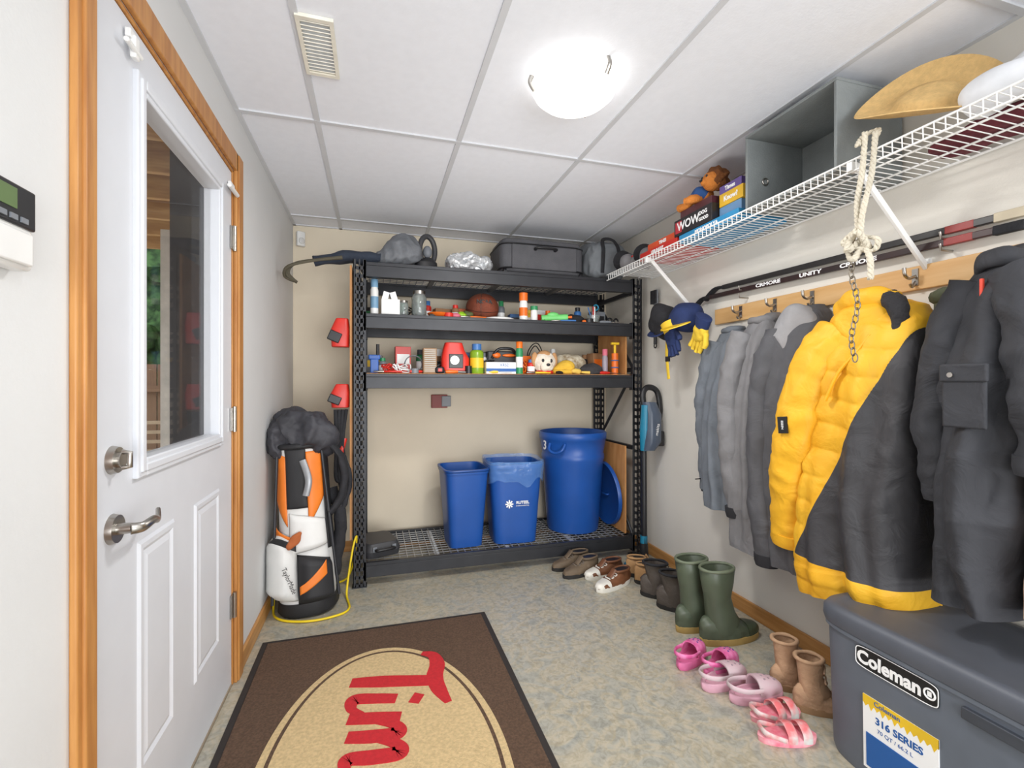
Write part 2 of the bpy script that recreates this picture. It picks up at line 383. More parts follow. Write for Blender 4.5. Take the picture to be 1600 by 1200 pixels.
B().bx(.075,RW-.075,.028,RD-.03,1.244,1.266).out('board_deck',pboard,R,smooth=False)
DZ=.136
meta(place(B().bx(-.006,.006,0,.5,0,1.62).out('plywood_panel',ply,smooth=False),(-.133,2.92,.28)),'thin plywood sheet fixed to the end of the rack','board')
meta(place(B().bx(-.006,.006,0,.42,0,.32).out('plywood_panel',ply,smooth=False),(1.71,2.96,1.27)),'plywood panel standing inside the rack end','board')
meta(place(B().bx(-.006,.006,0,.46,0,.62).out('plywood_panel',ply,smooth=False),(1.712,2.97,.14)),'tall plywood offcut standing inside the rack end','board')

# ---- bins
def bin_rect(name,label,loc,hx,hy,h,tp,rz):
    t=thing(name,label,'waste bin',loc,rz)
    b=B(); prof=[(0,tp),(h-.03,.97),(h-.03,1.0),(h-.005,1.02),(h,1.01),(h,.94),(h-.04,.92),(.03,tp-.05),(.01,tp-.08)]
    b.loft([sring(0,0,hx*s,hy*s,z,64,.38) for z,s in prof]); b.out('bin_body',blue,t)
    return t
t=bin_rect('recycling_bin','slim blue plastic wastebasket on the wire deck',(.575,3.14,DZ),.15,.17,.51,.74,.05)
b=B(); b.loft([sring(0,0,.155,.175,.495,48,.38),sring(0,0,.156,.176,.51,48,.38)],cap=(False,False)); b.out('rim',m('blue_rim',(24,70,140),.35),t,solid=.004)
t=bin_rect('recycling_bin','wide blue recycling bin with clear bag liner and white snowflake mark',(.92,3.14,DZ),.188,.18,.53,.78,-.06)
film=m('clear_film',(120,170,235),.12,alpha=.30,bump=.8,bscale=25)
b=B(); n=96; rr=[]
for k,(z,s) in enumerate(((.41,.99),(.46,1.01),(.53,1.04),(.55,1.02),(.545,.95),(.42,.9),(.3,.86))):
    r=sring(0,0,.190*s,.182*s,z,n,.4)
    for i,p in enumerate(r):
        q=.012*noise.noise(Vector((p.x*18,p.y*18,z*9+k)));
        p.x*=1+q*4; p.y*=1+q*4; p.z+=(.05 if k in(0,) else .012)*noise.noise(Vector((p.x*14,p.y*14,3+k)))
    rr.append(r)
b.loft(rr,cap=(False,False)); b.out('bag_liner',film,t)
b=B()
for k in range(8):
    a=k*pi/4; b.box((.0+.014*math.cos(a),0,.014*math.sin(a)),(.026,.002,.009),Matrix.Rotation(-a,4,'Y'))
lg=b.out('snowflake_mark',inkw,t,smooth=False); lg.location=(-.055,-.167,.27)
text(t,'RUTEEL',.026,(.035,-.170,.278),'F',inkw,off=.0008); text(t,'ENVIRONMENTAL',.011,(.035,-.169,.257),'F',inkw)
t=thing('garbage_can','large round blue garbage can with handles','garbage can',(1.42,3.235,DZ))
b=B(); b.lathe([(.0,0),(.185,0),(.19,.02),(.225,.50),(.232,.52),(.232,.55),(.226,.56),(.243,.66),(.248,.665),(.25,.705),(.242,.715),(.236,.70),(.222,.58),(.18,.03),(0,.02)],56)
b.out('can_body',blue,t)
for a in (-2.45,.4):
    b=B(); c,s=math.cos(a),math.sin(a); w=Vector((-s,c,0)); o=Vector((c,s,0))
    b.tube(cr([o*.235+w*.06+Vector((0,0,.64)),o*.265+w*.05+Vector((0,0,.60)),o*.27+Vector((0,0,.58)),o*.265-w*.05+Vector((0,0,.60)),o*.235-w*.06+Vector((0,0,.64))],5),.011,8); b.out('handle',blue,t)
def wrap(me_o,ang,rad):
    for v in me_o.data.vertices:
        u=v.co.x; dz=v.co.z; off=-v.co.y; a=ang+u/rad; v.co=Vector(((rad+off)*math.cos(a),(rad+off)*math.sin(a),dz))
o=text(t,'3',.09,(0,0,.62),'F',inkw,off=.002); wrap(o,-2.95,.242)
t=thing('bin_cover','round blue plastic can cover leaning on the rack end','cover',(1.69,3.21,.14),rot=(0,math.radians(86),0))
b=B(); b.lathe([(0,.0),(.215,0),(.23,-.012),(.235,.0),(.237,.012),(.22,.016),(.2,.018),(.19,.012),(.1,.015),(.0,.016)],56,c=(-.24,0,0)); b.out('cover_disc',blue,t)
b=B(); b.tube(cr([(-.24,-.06,-.001),(-.24,-.05,-.016),(-.24,.05,-.016),(-.24,.06,-.001)],5),.007,8); b.out('grip',blue,t)
t=thing('tool_case','small black plastic tool case on the wire deck','tool case',(.02,3.12,DZ),rz=.3)
b=B(); b.loft([sring(0,0,.11,.13,0,40,.4),sring(0,0,.115,.14,.04,40,.4),sring(0,0,.10,.12,.085,40,.4)]); b.out('case_body',m('charcoal_case',(58,58,61),.5),t,bevel=.004)
b=B(); b.tube(cr([(-.05,-.13,.05),(-.05,-.165,.055),(.05,-.165,.055),(.05,-.13,.05)],4),.009,8); b.out('handle',blk,t)
for x in (-.06,.06): b=B(); b.box((x,-.135,.055),(.025,.012,.03)); b.out('latch',grayp,t,bevel=.002)

# ---- generic small items
def bottle(name,label,cat,loc,r,h,body,cap,neck=.5,caph=.2,band=None,group=None):
    t=thing(name,label,cat,loc,group=group)
    hb=h*(1-caph)
    b=B(); b.lathe([(0,0),(r*.95,0),(r,.004),(r,hb*.88),(r*.85,hb*.96),(r*neck,hb),(0,hb)],24); b.out('bottle_body',body,t)
    b=B(); b.lathe([(0,hb-.001),(r*neck*1.15,hb-.001),(r*neck*1.15,h*.99),(r*neck,h),(0,h)],20); b.out('cap',cap,t)
    if band: 
        b=B(); b.lathe([(r*1.005,hb*.25),(r*1.012,hb*.26),(r*1.012,hb*.65),(r*1.005,hb*.66)],24); b.out('printed_label',band,t)
    return t
S2=1.618; S3=1.266; S1=1.922
lb_=m('lightblue',(120,160,190),.4); bluecap=m('bluecap',(60,110,170),.4); pinkp=m('pinkp',(214,110,130),.5)
bottle('spray_can','tall white aerosol can with blue cap','spray can',(.0,2.98,S2),.024,.22,white,lb_,.8,.22,lb_)
t=thing('storage_box','white open-topped paper box on the shelf','box',(.095,3.0,S2))
b=B(); b.box((0,0,.05),(.11,.1,.1)); b.out('box_body',white,t,bevel=.003)
for x,a in ((-.03,.25),(.02,-.3)): b=B(); b.box((x,0,.115),(.035,.08,.06),Matrix.Rotation(a,4,'Y')); b.out('paper_pack',inkw,t,smooth=False)
glassM=m('jar_glass',(225,232,230),.05,trans=.85,var=.02)
for x,r,h,lb in ((.175,.03,.1,'small clear glass jar'),(.27,.046,.165,'tall clear glass jar with metal lid')):
    t=thing('glass_jar',lb,'jar',(x,3.0,S2),group='glass jars on the shelf')
    b=B(); b.lathe([(0,0),(r*.9,0),(r,.006),(r,h*.75),(r*.8,h*.86),(r*.8,h*.9),(r*.7,h*.9),(r*.7,h*.84),(r*.9,h*.72),(r*.9,.008),(0,.006)],28); b.out('glass_body',glassM,t)
    b=B(); b.lathe([(0,h*.88),(r*.84,h*.88),(r*.84,h),(0,h)],28); b.out('jar_lid',nickel,t)
t=thing('candle_dish','shallow orange dish on the shelf','dish',(.39,3.0,S2)); b=B(); b.lathe([(0,0),(.045,0),(.07,.028),(.065,.033),(.04,.01),(0,.01)],28); b.out('dish_body',orange,t)
t=thing('toy_shell','small pink and green plastic toys in a heap','toy',(.50,2.99,S2)); b=B(); b.ell((0,0,.018),(.035,.025,.02)); b.out('toy_body',pinkp,t); b=B(); b.ell((.045,.01,.022),(.03,.03,.025)); b.disp(.01,40); b.out('toy_fin',lime,t)
t=thing('basketball','worn brown-red basketball with black seams','basketball',(.72,3.19,S2))
bb=m('ball_leather',(128,64,42),.6,var=.15,bump=.5,bscale=300)
b=B(); b.ell((0,0,.105),(.115,.115,.105),sub=5); b.out('ball',bb,t)
for rt in (Matrix.Rotation(.4,3,'X'),Matrix.Rotation(pi/2,3,'Y')@Matrix.Rotation(.3,3,'X'),Matrix.Rotation(pi/2,3,'X')):
    b=B(); b.torus((0,0,.105),.1125,.0018,rt,n=60,k=6); b.xf(Matrix.Translation((0,0,.105))@Matrix.Diagonal((1.02,1.02,.935,1))@Matrix.Translation((0,0,-.105))); b.out('seam',blk,t)
text(t,'NCAA',.038,(-.01,-.108,.135),'F',inkb,off=.001,ext=.003)
t=thing('flying_disc','white plastic flying disc lying flat','flying disc',(.79,3.02,S2)); b=B(); b.lathe([(0,.018),(.09,.018),(.108,.012),(.112,0),(.109,0),(.1,.012),(.05,.015),(0,.015)],40); b.out('disc_body',white,t)
t=thing('bag_of_parts','small dark netted bag of loose parts','bag',(.585,3.06,S2)); b=B(); b.ell((0,0,.03),(.05,.04,.032)); b.disp(.012,30,zmin=0); b.out('bag_body',m('olivebag',(90,100,60),.7),t)
bottle('sunscreen_bottle','white sunscreen bottle with orange cap','bottle',(.955,2.985,S2),.028,.19,white,orange,.9,.28,orange)
bottle('small_jar','short white tub with green lid','jar',(1.03,2.985,S2),.024,.105,white,greenp,.9,.25)
t=thing('water_pistol','green plastic toy water pistol lying on its side','toy',(1.10,2.975,S2),rz=-.15)
b=B(); b.tube([(-.02,0,.025),(.16,0,.035)],lambda t:(.022,.016),12); b.tube([(.02,0,.02),(.0,-.01,.008)],.012); b.ell((.06,0,.05),(.04,.014,.018)); b.box((.1,0,.012),(.02,.012,.02)); b.out('toy_body',m('lightgreen',(110,200,110),.4),t)
b=B(); b.cyl((.155,0,.035),(.19,0,.037),.008); b.out('nozzle',orange,t)
t=thing('water_shoe','single black slip-on shoe on shelf','shoe',(1.33,3.02,S2)); b=B(); b.ell((0,0,.03),(.09,.04,.035)); b.disp(.01,20,zmin=0); b.out('upper',blkfab,t)
t=thing('clothes_pegs_tub','clear tub holding scissors and pens','container',(1.47,2.99,S2)); b=B(); b.lathe([(0,0),(.035,0),(.045,.06),(.042,.06),(.033,.004),(0,.004)],24); b.out('tub',glassM,t)
for k in range(4):
    b=B(); b.cyl((random.uniform(-.015,.015),random.uniform(-.015,.015),.005),(random.uniform(-.05,.05),random.uniform(-.03,.03),.12),.004); b.out('pen',(redp,blk,white,bluecap)[k],t)
b=B(); b.torus((.02,0,.118),.018,.005,Matrix.Rotation(pi/2,3,'X')); b.out('scissor_handle',teal,t)
t=thing('goggles','swimming goggles with black strap','goggles',(1.62,2.985,S2),rz=.3); b=B(); b.torus((-.03,0,.024),.02,.006,Matrix.Rotation(pi/2,3,'X')); b.torus((.03,0,.024),.02,.006,Matrix.Rotation(pi/2,3,'X')); b.tube(cr([(-.05,0,.024),(-.06,.06,.02),(.06,.06,.02),(.05,0,.024)]),.003); b.out('goggle_frame',blk,t)
# ---- shelf 3
t=thing('hand_clamp','blue and black hand clamp standing upright','tool',(.0,3.02,S3)); b=B(); b.box((0,0,.045),(.05,.03,.09)); b.box((.0,0,.1),(.07,.02,.03)); b.out('jaw',m('cobalt',(40,90,170),.4),t,bevel=.006); b=B(); b.cyl((.02,0,.1),(.02,0,.18),.01); b.out('grip',blk,t)
def cable(x,y,z,c,lb,n_=24,w=.06,h=.06,r=.0035):
    t=thing('coiled_cable',lb,'cable',(x,y,z),group='coiled cables on the shelf'); b=B()
    b.tube(cr([(random.uniform(-w,w),random.uniform(-.035,.035),random.uniform(.004,h)) for _ in range(n_)],5),r,6); b.out('cable_loop',c,t)
cable(.09,3.0,S3,redp,'coiled red charging cable'); cable(.16,2.99,S3,white,'tangle of white charging cable'); cable(.42,3.08,S3,blk,'tangle of black power cable',30,.07,.09,.004)
cable(.72,3.07,S3,blk,'loose black cable behind carton',26,.07,.1,.004); cable(.97,3.06,S3,orange,'orange cord bundle behind cans',20,.05,.11,.004); cable(.20,3.1,S2,blk,'black cable bundle on the shelf',20,.06,.08,.004); cable(1.25,3.09,S2,bluecap,'blue cord bundle on the shelf',20,.06,.06,.004)
t=thing('coiled_cable','loose loops of grey cable','cable',(.24,3.05,S3),group='coiled cables on the shelf'); b=B()
b.tube([(.055*math.cos(i*.3),.02*math.sin(i*.1)+.01,.06+.055*math.sin(i*.3)) for i in range(90)],.003,6)
b.out('cable_loop',grayp,t)
t=thing('speaker','small box speaker with metal grille','speaker',(.335,3.0,S3)); B().box((0,0,.08),(.085,.07,.16)).out('cabinet',m('speakbr',(150,120,90),.6),t,bevel=.004)
b=B()
for k in range(12): b.box((0,-.037,.015+k*.012),(.07,.004,.004))
b.out('grille',m('grille_s',(190,188,180),.4),t,smooth=False)
t=thing('laser_level','red and black laser level tool','tool',(.50,3.02,S3))
b=B(); b.loft([sring(0,0,.09,.05,z,32,.5) for z in (0,.02,.1)]+[sring(-.01,0,.07,.045,.15,32,.5),sring(-.01,0,.055,.04,.2,32,.5)]); b.out('tool_body',redp,t,bevel=.004)
b=B(); b.box((0,-.051,.08),(.09,.006,.09)); b.out('bumper',blk,t,bevel=.004)
b=B(); b.box((0,0,.01),(.19,.104,.02)); b.out('foot_guard',blk,t,bevel=.004)
b=B(); b.cyl((-.01,-.053,.085),(-.01,-.06,.085),.028); b.out('lens',nickel,t)
t=thing('tape_measure','small red and black hand tool on shelf','tool',(.395,2.965,S3)); b=B(); b.ell((0,0,.022),(.03,.02,.022),.6); b.out('tool_body',blk,t); b=B(); b.box((0,-.018,.022),(.025,.006,.02)); b.out('badge',redp,t,bevel=.002)
bottle('lime_bottle','squat lime green bottle with yellow label','bottle',(.64,3.0,S3),.045,.195,m('limec',(150,190,50),.25,trans=.3),bluecap,.6,.2,yellowp)
t=thing('small_carton','flat white carton with blue stripe','box',(.79,2.975,S3)); B().box((0,0,.038),(.2,.07,.076)).out('carton',white,t,bevel=.002); B().box((0,-.036,.025),(.2,.002,.02)).out('stripe',inkblue,t,smooth=False); text(t,'XR52',.026,(.02,-.0365,.056),'F',inkblue)
t=thing('drill_case','open black tool case filled with orange tools','tool case',(.86,3.19,S3)); B().box((0,0,.08),(.24,.16,.16)).out('case_body',m('charcoal_case',(52,52,54)),t,bevel=.01)
b=B(); b.tube(cr([(-.09,-.08,.11),(-.05,-.1,.17),(.05,-.1,.17),(.09,-.08,.11)],5),.01); b.out('handle',blk,t)
for x,r_ in ((-.06,(.03,.015,.02)),(.03,(.05,.015,.012))): b=B(); b.ell((x,-.09,.13),r_); b.out('tool_grip',orange,t)
bottle('spray_can','green and orange aerosol can','spray can',(.925,2.98,S3),.024,.215,greenp,orange,.8,.2,white)
t=thing('plush_dog','white and brown plush dog puppet with round ears','stuffed toy',(1.11,3.0,S3))
b=B(); b.ell((0,0,.08),(.078,.055,.074),sub=4); b.ell((0,-.04,.05),(.046,.035,.036),sub=4); b.disp(.006,30,zmin=0); b.out('head',m('plush_white',(228,216,200),.95,bump=.5),t)
for sx in (-1,1): b=B(); b.ell((sx*.07,0,.10),(.024,.018,.05)); b.out('ear',m('plush_brown',(186,140,96),.95,bump=.5),t)
b=B(); b.ell((0,.008,.126),(.052,.048,.038)); b.out('head_patch',m('plush_brown',(1,1,1)),t)
b=B(); b.ell((0,-.076,.062),(.014,.01,.01)); b.out('nose',blk,t)
for sx in (-1,1): b=B(); b.ell((sx*.029,-.052,.09),(.010,.007,.013)); b.out('eye',blk,t)
b=B(); b.torus((0,0,.014),.05,.012); b.out('collar',redp,t)
def beanie(loc,mat,lb,s=1,rz=0):
    t=thing('knit_beanie',lb,'hat',loc,rz,group='hats heaped on the shelf')
    b=B(); b.ell((0,0,.04*s),(.085*s,.065*s,.06*s),sub=4); b.disp(.025,14,seed=loc[0]*9,zmin=0); b.out('crown',mat,t)
    b=B(); b.torus((0,0,.018*s),.078*s,.016*s,sy=.78); b.disp(.008,40,zmin=.001); b.out('cuff',mat,t)
beanie((1.255,3.03,S3),m('knit_yellow',(220,176,60),.95,bump=.6),'yellow and black knit beanie')
beanie((1.36,3.16,S3),m('knit_cream',(216,206,184),.95,bump=.6,col2=(156,136,106),scale=30),'thick cream knit beanie on shelf',1.5)
beanie((1.45,2.995,S3),m('knit_dark',(60,58,60),.95,bump=.6),'dark knit beanie on the shelf',.85)
t=thing('work_glove','crumpled yellow leather work glove','glove',(1.33,2.965,S3)); b=B(); b.ell((0,0,.02),(.04,.028,.02)); 
for k in range(4): b.tube([(.03,-.02+k*.013,.016),(.085,-.03+k*.018,.012)],.009,8)
b.disp(.008,30,zmin=0); b.out('glove_body',m('glovey',(226,190,90),.9),t)
bottle('spray_bottle','slim grey bottle with pink cap','bottle',(1.56,2.99,S3),.02,.18,m('pgray',(160,150,160),.4),pinkp,.8,.25)
t=thing('hand_pump','orange and yellow hand pump','pump',(1.635,2.985,S3)); b=B(); b.cyl((0,0,0),(0,0,.15),.024); b.out('barrel',orange,t); b=B(); b.cyl((0,0,.15),(0,0,.21),.009); b.box((0,0,.22),(.06,.02,.016)); b.out('plunger',yellowp,t,bevel=.002)
for z in (.05,.1): b=B(); b.torus((0,0,z),.025,.004); b.out('ring',bluecap,t)
t=thing('headphone_cable','black looped wire standing in an arc','cable',(1.12,3.2,S3)); b=B()
b.tube(cr([(-.07,0,.004),(-.06,.0,.17),(.02,0,.22),(.10,0,.004),(.05,.03,.15),(0,.03,.21),(-.05,.03,.12),(-.03,.03,.004)],8),.004,6)
b.out('cable_loop',blk,t)
cols=[redp,orange,blk,grayp,bluecap,greenp,yellowp,white,m('brownbox',(150,110,76),.8),m('darkgr',(70,72,76),.6)]
def screwdriver(x,y,z,rz,c):
    t=thing('screwdriver','screwdriver with coloured grip lying on shelf','tool',(x,y,z),rz,group='small tools on the shelves')
    b=B(); b.tube([(0,0,.012),(.02,0,.012),(.05,0,.012),(.08,0,.012)],[.008,.012,.011,.007],10); b.out('grip',c,t)
    B().cyl((.08,0,.012),(.17,0,.008),.003,n=8).out('blade',nickel,t)
def tape(x,y,z,c,r=.04,h=.03):
    t=thing('tape_roll','roll of coloured tape lying on shelf','tape',(x,y,z),0,group='tape rolls on the shelves')
    b=B(); b.lathe([(r*.6,0),(r,0),(r,h),(r*.6,h)],28,c=(0,0,0)); 
    b.out('roll',c,t)
def pliers(x,y,z,rz,c):
    t=thing('pliers','pair of pliers with coloured handles on shelf','tool',(x,y,z),rz,group='small tools on the shelves')
    for s_ in (-1,1): B().tube(cr([(0,0,.01),(.04,s_*.018,.01),(.11,s_*.02,.01)],5),.006,8).out('handle',c,t)
    b=B(); b.tube([(.005,0,.01),(-.02,0,.01),(-.055,0,.01)],[(.007,.012),(.007,.014),(.004,.004)],10); b.out('jaw',nickel,t)
def carton(x,y,z,d,c,rz=0,band=None):
    t=thing('small_box','small product box standing on shelf','box',(x,y,z),rz,group='small boxes on the shelves')
    B().box((0,0,d[2]/2),d).out('box_body',c,t,bevel=.002)
    B().box((0,-d[1]/2-.0008,d[2]*.55),(d[0]*.8,.0016,d[2]*.35)).out('printed_label',band or inkw,t,smooth=False)
for i,(x,y) in enumerate(((-.03,3.28),(.15,3.25),(.45,3.2),(.60,3.35),(1.0,3.3),(1.18,3.26),(1.4,3.25),(1.6,3.2))):
    carton(x,y,S2,(.09+.02*(i%3),.07,.09+.03*(i%2)),cols[(i*3+2)%10],.2*(i%3)-.2,cols[(i+5)%10])
for i,(x,y,h) in enumerate(((.0,3.2,.12),(.18,3.2,.18),(.42,3.22,.17),(.62,3.2,.15),(1.0,3.15,.13),(1.58,3.18,.16))):
    carton(x,y,S3,(.1,.08,h),cols[(i*7+3)%10],.15*(i%3)-.1,cols[(i+6)%10])
for i,(x,c) in enumerate(((.21,redp),(.43,orange),(.69,yellowp),(1.18,blk),(1.50,redp))): screwdriver(x,2.955,S3,.3-.25*(i%3),c)
for i,(x,c) in enumerate(((.33,blk),(1.37,orange),(1.50,grayp))): screwdriver(x,2.955,S2,.2-.2*(i%3),c)
pliers(.05,2.955,S3,.1,redp); pliers(1.20,2.955,S2,-.1,bluecap); pliers(.58,2.955,S2,.2,orange); pliers(1.02,2.955,S3,.1,yellowp)
tape(.24,2.965,S3,grayp,.025,.03); tape(.45,2.96,S2,redp,.03); tape(1.42,2.955,S2,blk,.03); tape(.58,2.97,S3,blk,.022,.05); tape(1.20,3.10,S3,m('bluetape',(70,130,190),.5),.04,.08); tape(1.50,3.05,S3,blk,.03,.05)
for i,(x,y,z,h) in enumerate(((.35,3.25,S2,.15),(.88,3.28,S2,.18),(1.08,3.25,S2,.12),(1.25,3.2,S3,.19),(1.50,3.2,S3,.15),(.30,3.28,S3,.17),(.52,3.12,S2,.11),(1.18,3.12,S2,.10),(1.40,3.1,S2,.13),(.72,3.16,S3,.15),(1.02,3.02,S3,.10),(.05,3.1,S3,.10))):
    bottle('small_bottle','small household bottle standing on shelf','bottle',(x,y,z),.026,h,cols[(i*3)%10],cols[(i+4)%10],.6,.2,inkw,group='small bottles on the shelves')
t=thing('outlet_box','red and grey electrical box on the wall below shelf','outlet',(.47,YB,1.02)); B().box((0,-.015,.05),(.12,.03,.1)).out('box_body',m('darkred',(130,44,36),.5),t,bevel=.004); B().box((.05,-.02,.05),(.07,.03,.08)).out('cover',grayp,t,bevel=.004)
# ---- on top of the rack
def soft(name,label,cat,loc,r,mat,e=.8,amp=.03,sc=8,seed=0,rz=0,shape=None):
    t=B(); t.ell((0,0,r[2]),r,e,sub=5)
    if shape: 
        for v in t.bm.verts: v.co=shape(v.co)
    t.disp(amp,sc,seed=seed); t.disp(amp*.4,sc*2.6,seed=seed+5,zmin=0,ridge=True)
    o=t.out(name,mat); place(o,loc,rz); meta(o,label,cat); return o
tarp=m('grey_tarp',(104,107,112),.6,var=.15,bump=.5,bscale=20,bdist=.02)
soft('folded_tarp','folded dark grey tarp on top of the rack','tarp',(.12,3.05,S1),(.14,.12,.105),tarp,.8,.03,6,1,shape=lambda c:Vector((c.x*(1.2-3.6*c.z)+c.z*.35,c.y*(1.1-c.z),c.z)))
soft('folded_tarp','flat folded grey cloth on top of the rack','tarp',(-.02,3.2,S1),(.07,.14,.03),m('cloth_lgrey',(134,136,140),.8),.6,.02,10,2)
t=thing('portable_fan','black portable fan with ring handle','fan',(.325,3.03,S1),rz=.2)
Rx=Matrix.Rotation(pi/2,3,'X')@Matrix.Rotation(.2,3,'Y')
b=B(); b.torus((.0,0,.13),.075,.017,Rx,n=32,sx=.72,sy=1.2); b.out('ring_handle',m('charcoal_case',(1,1,1)),t)
b=B(); b.loft([sring(-.01,0,.075,.05,0,28,.7),sring(-.01,0,.07,.05,.05,28,.7),sring(0,0,.03,.03,.08,28,.8)]); b.out('fan_base',blk,t,bevel=.004)
b=B(); b.ell((0,0,.12),(.03,.03,.04)); b.out('motor_hub',grayp,t)
soft('foil_blanket','crumpled silver insulated blanket','blanket',(.585,3.03,S1),(.14,.09,.055),m('silverf',(206,208,210),.35,.4,bump=.8,bscale=30),.8,.05,12,4)
t=thing('suitcase','dark grey fabric suitcase lying on its side','suitcase',(1.095,3.14,S1))
sg=m('suitcase_fabric',(84,84,88),.8,var=.1,bump=.3,bscale=200)
b=B(); b.loft([sring(0,0,.285,.17,.02,56,.3),sring(0,0,.30,.185,.05,56,.3),sring(0,0,.30,.185,.2,56,.3),sring(0,0,.285,.17,.245,56,.3)]); b.out('shell',sg,t,bevel=.01)
b=B(); b.box((0,-.186,.12),(.46,.02,.16)); b.out('front_pocket',sg,t,bevel=.008)
for z in (.045,.205): b=B(); b.loft([sring(0,0,.303,.188,z-.005,56,.3),sring(0,0,.306,.191,z,56,.3),sring(0,0,.303,.188,z+.005,56,.3)]); b.out('piping',blk,t)
b=B(); b.tube(cr([(-.07,-.194,.17),(-.06,-.225,.175),(.06,-.225,.175),(.07,-.194,.17)],5),(.008,.012)); b.out('carry_handle',blk,t)
for x in (-.27,.27): b=B(); b.cyl((x-.01,-.15,.022),(x+.01,-.15,.022),.022); b.out('wheel',blk,t)
t=thing('duffel_bag','grey duffel bag standing on end','bag',(1.58,3.1,S1))
b=B(); b.ell((0,0,.15),(.15,.16,.15),.62,sub=5); b.disp(.02,7,seed=3); b.disp(.012,18,zmin=0,ridge=True); b.out('bag_body',m('duffel_grey',(112,116,120),.8,bump=.2),t)
b=B(); b.tube(cr([(-.06,-.15,.05),(-.06,-.165,.2),(-.04,-.12,.29),(.04,-.12,.29),(.06,-.165,.2),(.06,-.15,.05)],6),(.004,.014)); b.out('strap',blkfab,t)
t=thing('folding_chair_bag','dark folded camp chair poking past the rack edge','folding chair',(-.1,3.0,S1))
b=B(); b.tube(cr([(.14,.0,.045),(0,0,.045),(-.12,-.02,.03),(-.24,-.03,-.0)],6),lambda t:(.04-.008*t,.06-.015*t),14); b.disp(.015,14); b.out('rolled_fabric',m('navyc',(46,54,68),.85,bump=.3),t)
for k in range(3):
    b=B(); b.tube(cr([(-.08,-.05-k*.02,.02),(-.24,-.05-k*.02,.0-k*.006),(-.345-.012*k,-.05-k*.02,-.03-.012*k),(-.375-.01*k,-.05,-.085-.01*k),(-.33,-.05,-.135)],6),(.009,.005),8); b.out('strap',m('olivestrap',(84,78,62),.7),t)
for z,h,lb in ((1.42,.17,'red and black cordless battery charger hung on rack end'),(1.06,.14,'red cordless tool battery hung on the rack end')):
    t=thing('battery_charger',lb,'power tool',(-.139,2.98,z),group='red chargers on the rack end')
    b=B(); b.loft([sring(-.055,0,.05,.045,0,28,.5),sring(-.055,0,.055,.05,h*.6,28,.5),sring(-.045,0,.035,.04,h,28,.5)]); b.out('charger_body',redp,t,bevel=.004)
    b=B(); b.box((-.085,-.04,h*.35),(.07,.03,h*.35),Matrix.Rotation(.4,4,'Y')); b.out('battery',blk,t,bevel=.005)
t=thing('hanging_strap','black straps and cords hanging beside the rack post','strap',(-.139,2.95,.5))
for k in range(4): B().tube(cr([(-.02-.02*k,0-.01*k,.55),(-.04-.012*k,-.02,.35),(-.02-.02*k,0,.15),(-.05,.0,.0+.04*k)],6),(.006,.01),8).out('strap_webbing',blkfab,t)
B().tube(cr([(-.03,-.01,.38),(-.05,-.02,.28),(-.03,-.02,.2)]),(.01,.016)).out('strap_buckle',redp,t)

# ================================================================ GOLF BAG
G=thing('golf_bag','white, orange and black golf bag under a black rain hood','golf bag',(-.335,2.74,0),rot=(math.radians(-3),math.radians(-3),0))
G.scale=(1.08,1.05,1.0)
gw=m('golf_white',(222,222,220),.45,var=.03); go=m('golf_orange',(230,124,38),.5,var=.05); gk=m('golf_black',(34,34,37),.6)
def gring(z,s=1,dx=0,e=.85):
    w=interp([(0,.115,.125),(.05,.13,.135),(.3,.125,.13),(.5,.115,.12),(.8,.11,.115),(.9,.12,.12)],z)
    return sring(dx,0,w[0]*s,w[1]*s,z,48,e)
b=B(); b.loft([gring(z) for z in (.03,.06,.15,.3,.45,.6,.75,.84,.87)]); b.disp(.006,9); b.out('bag_body',gw,G)
b=B(); b.loft([sring(0,0,.125,.135,0,48,.8),sring(0,0,.14,.145,.02,48,.8),sring(0,0,.135,.14,.07,48,.8)]); b.out('base',gk,G)
def patch(name,mat,a0,a1,z0f,z1f,off=1.03,bul=0,n=18,k=26):
    b=B(); rows=[]
    for j in range(k+1):
        v=j/k; row=[]
        for i in range(n+1):
            u=i/n; a=a0+(a1-a0)*u; z=z0f(u)+(z1f(u)-z0f(u))*v
            w=interp([(0,.13,.135),(.05,.134,.138),(.3,.127,.132),(.5,.117,.122),(.8,.112,.117),(.9,.12,.12)],z)
            ed=min(1,min(u,1-u)*5)*min(1,min(v,1-v)*7); o=off+bul*ed**.6
            row.append(Vector((w[0]*o*sp(math.cos(a),.85),w[1]*o*sp(math.sin(a),.85),z)))
        rows.append(row)
    b.loft(rows,open_ring=True); return b.out(name,mat,G,solid=.004)
F=-pi/2
patch('side_pocket',gw,F-1.6,F-.15,lambda u:.09,lambda u:.38+.05*math.sin(u*3),1.06,.36)
patch('pocket_piping',gk,F-1.3,F-.1,lambda u:.34+.04*math.sin(u*3),lambda u:.37+.045*math.sin(u*3),1.34,.04)
patch('lower_panel',gk,F-.15,F+1.0,lambda u:.07,lambda u:.32-.05*u,1.04,.28)
patch('orange_panel',go,F-1.5,F-.5,lambda u:.62-.16*u,lambda u:.86-.04*u,1.03,.05)
patch('orange_panel',go,F+.2,F+.95,lambda u:.46+.14*u,lambda u:.84,1.03,.05)
patch('orange_panel',go,F-.05,F+.6,lambda u:.13+.08*u,lambda u:.17+.11*u,1.33,.02)
patch('black_panel',gk,F-.5,F+.2,lambda u:.55,lambda u:.86,1.035,.05)
patch('black_panel',gk,F+.95,F+1.6,lambda u:.32,lambda u:.86,1.035,.05)
patch('orange_trim',go,F-1.3,F-.2,lambda u:.40-.06*u+.03,lambda u:.43-.06*u+.035,1.12,.05)
patch('white_panel',gw,F-.4,F+.9,lambda u:.32+.03*u,lambda u:.53-.05*u,1.06,.12)
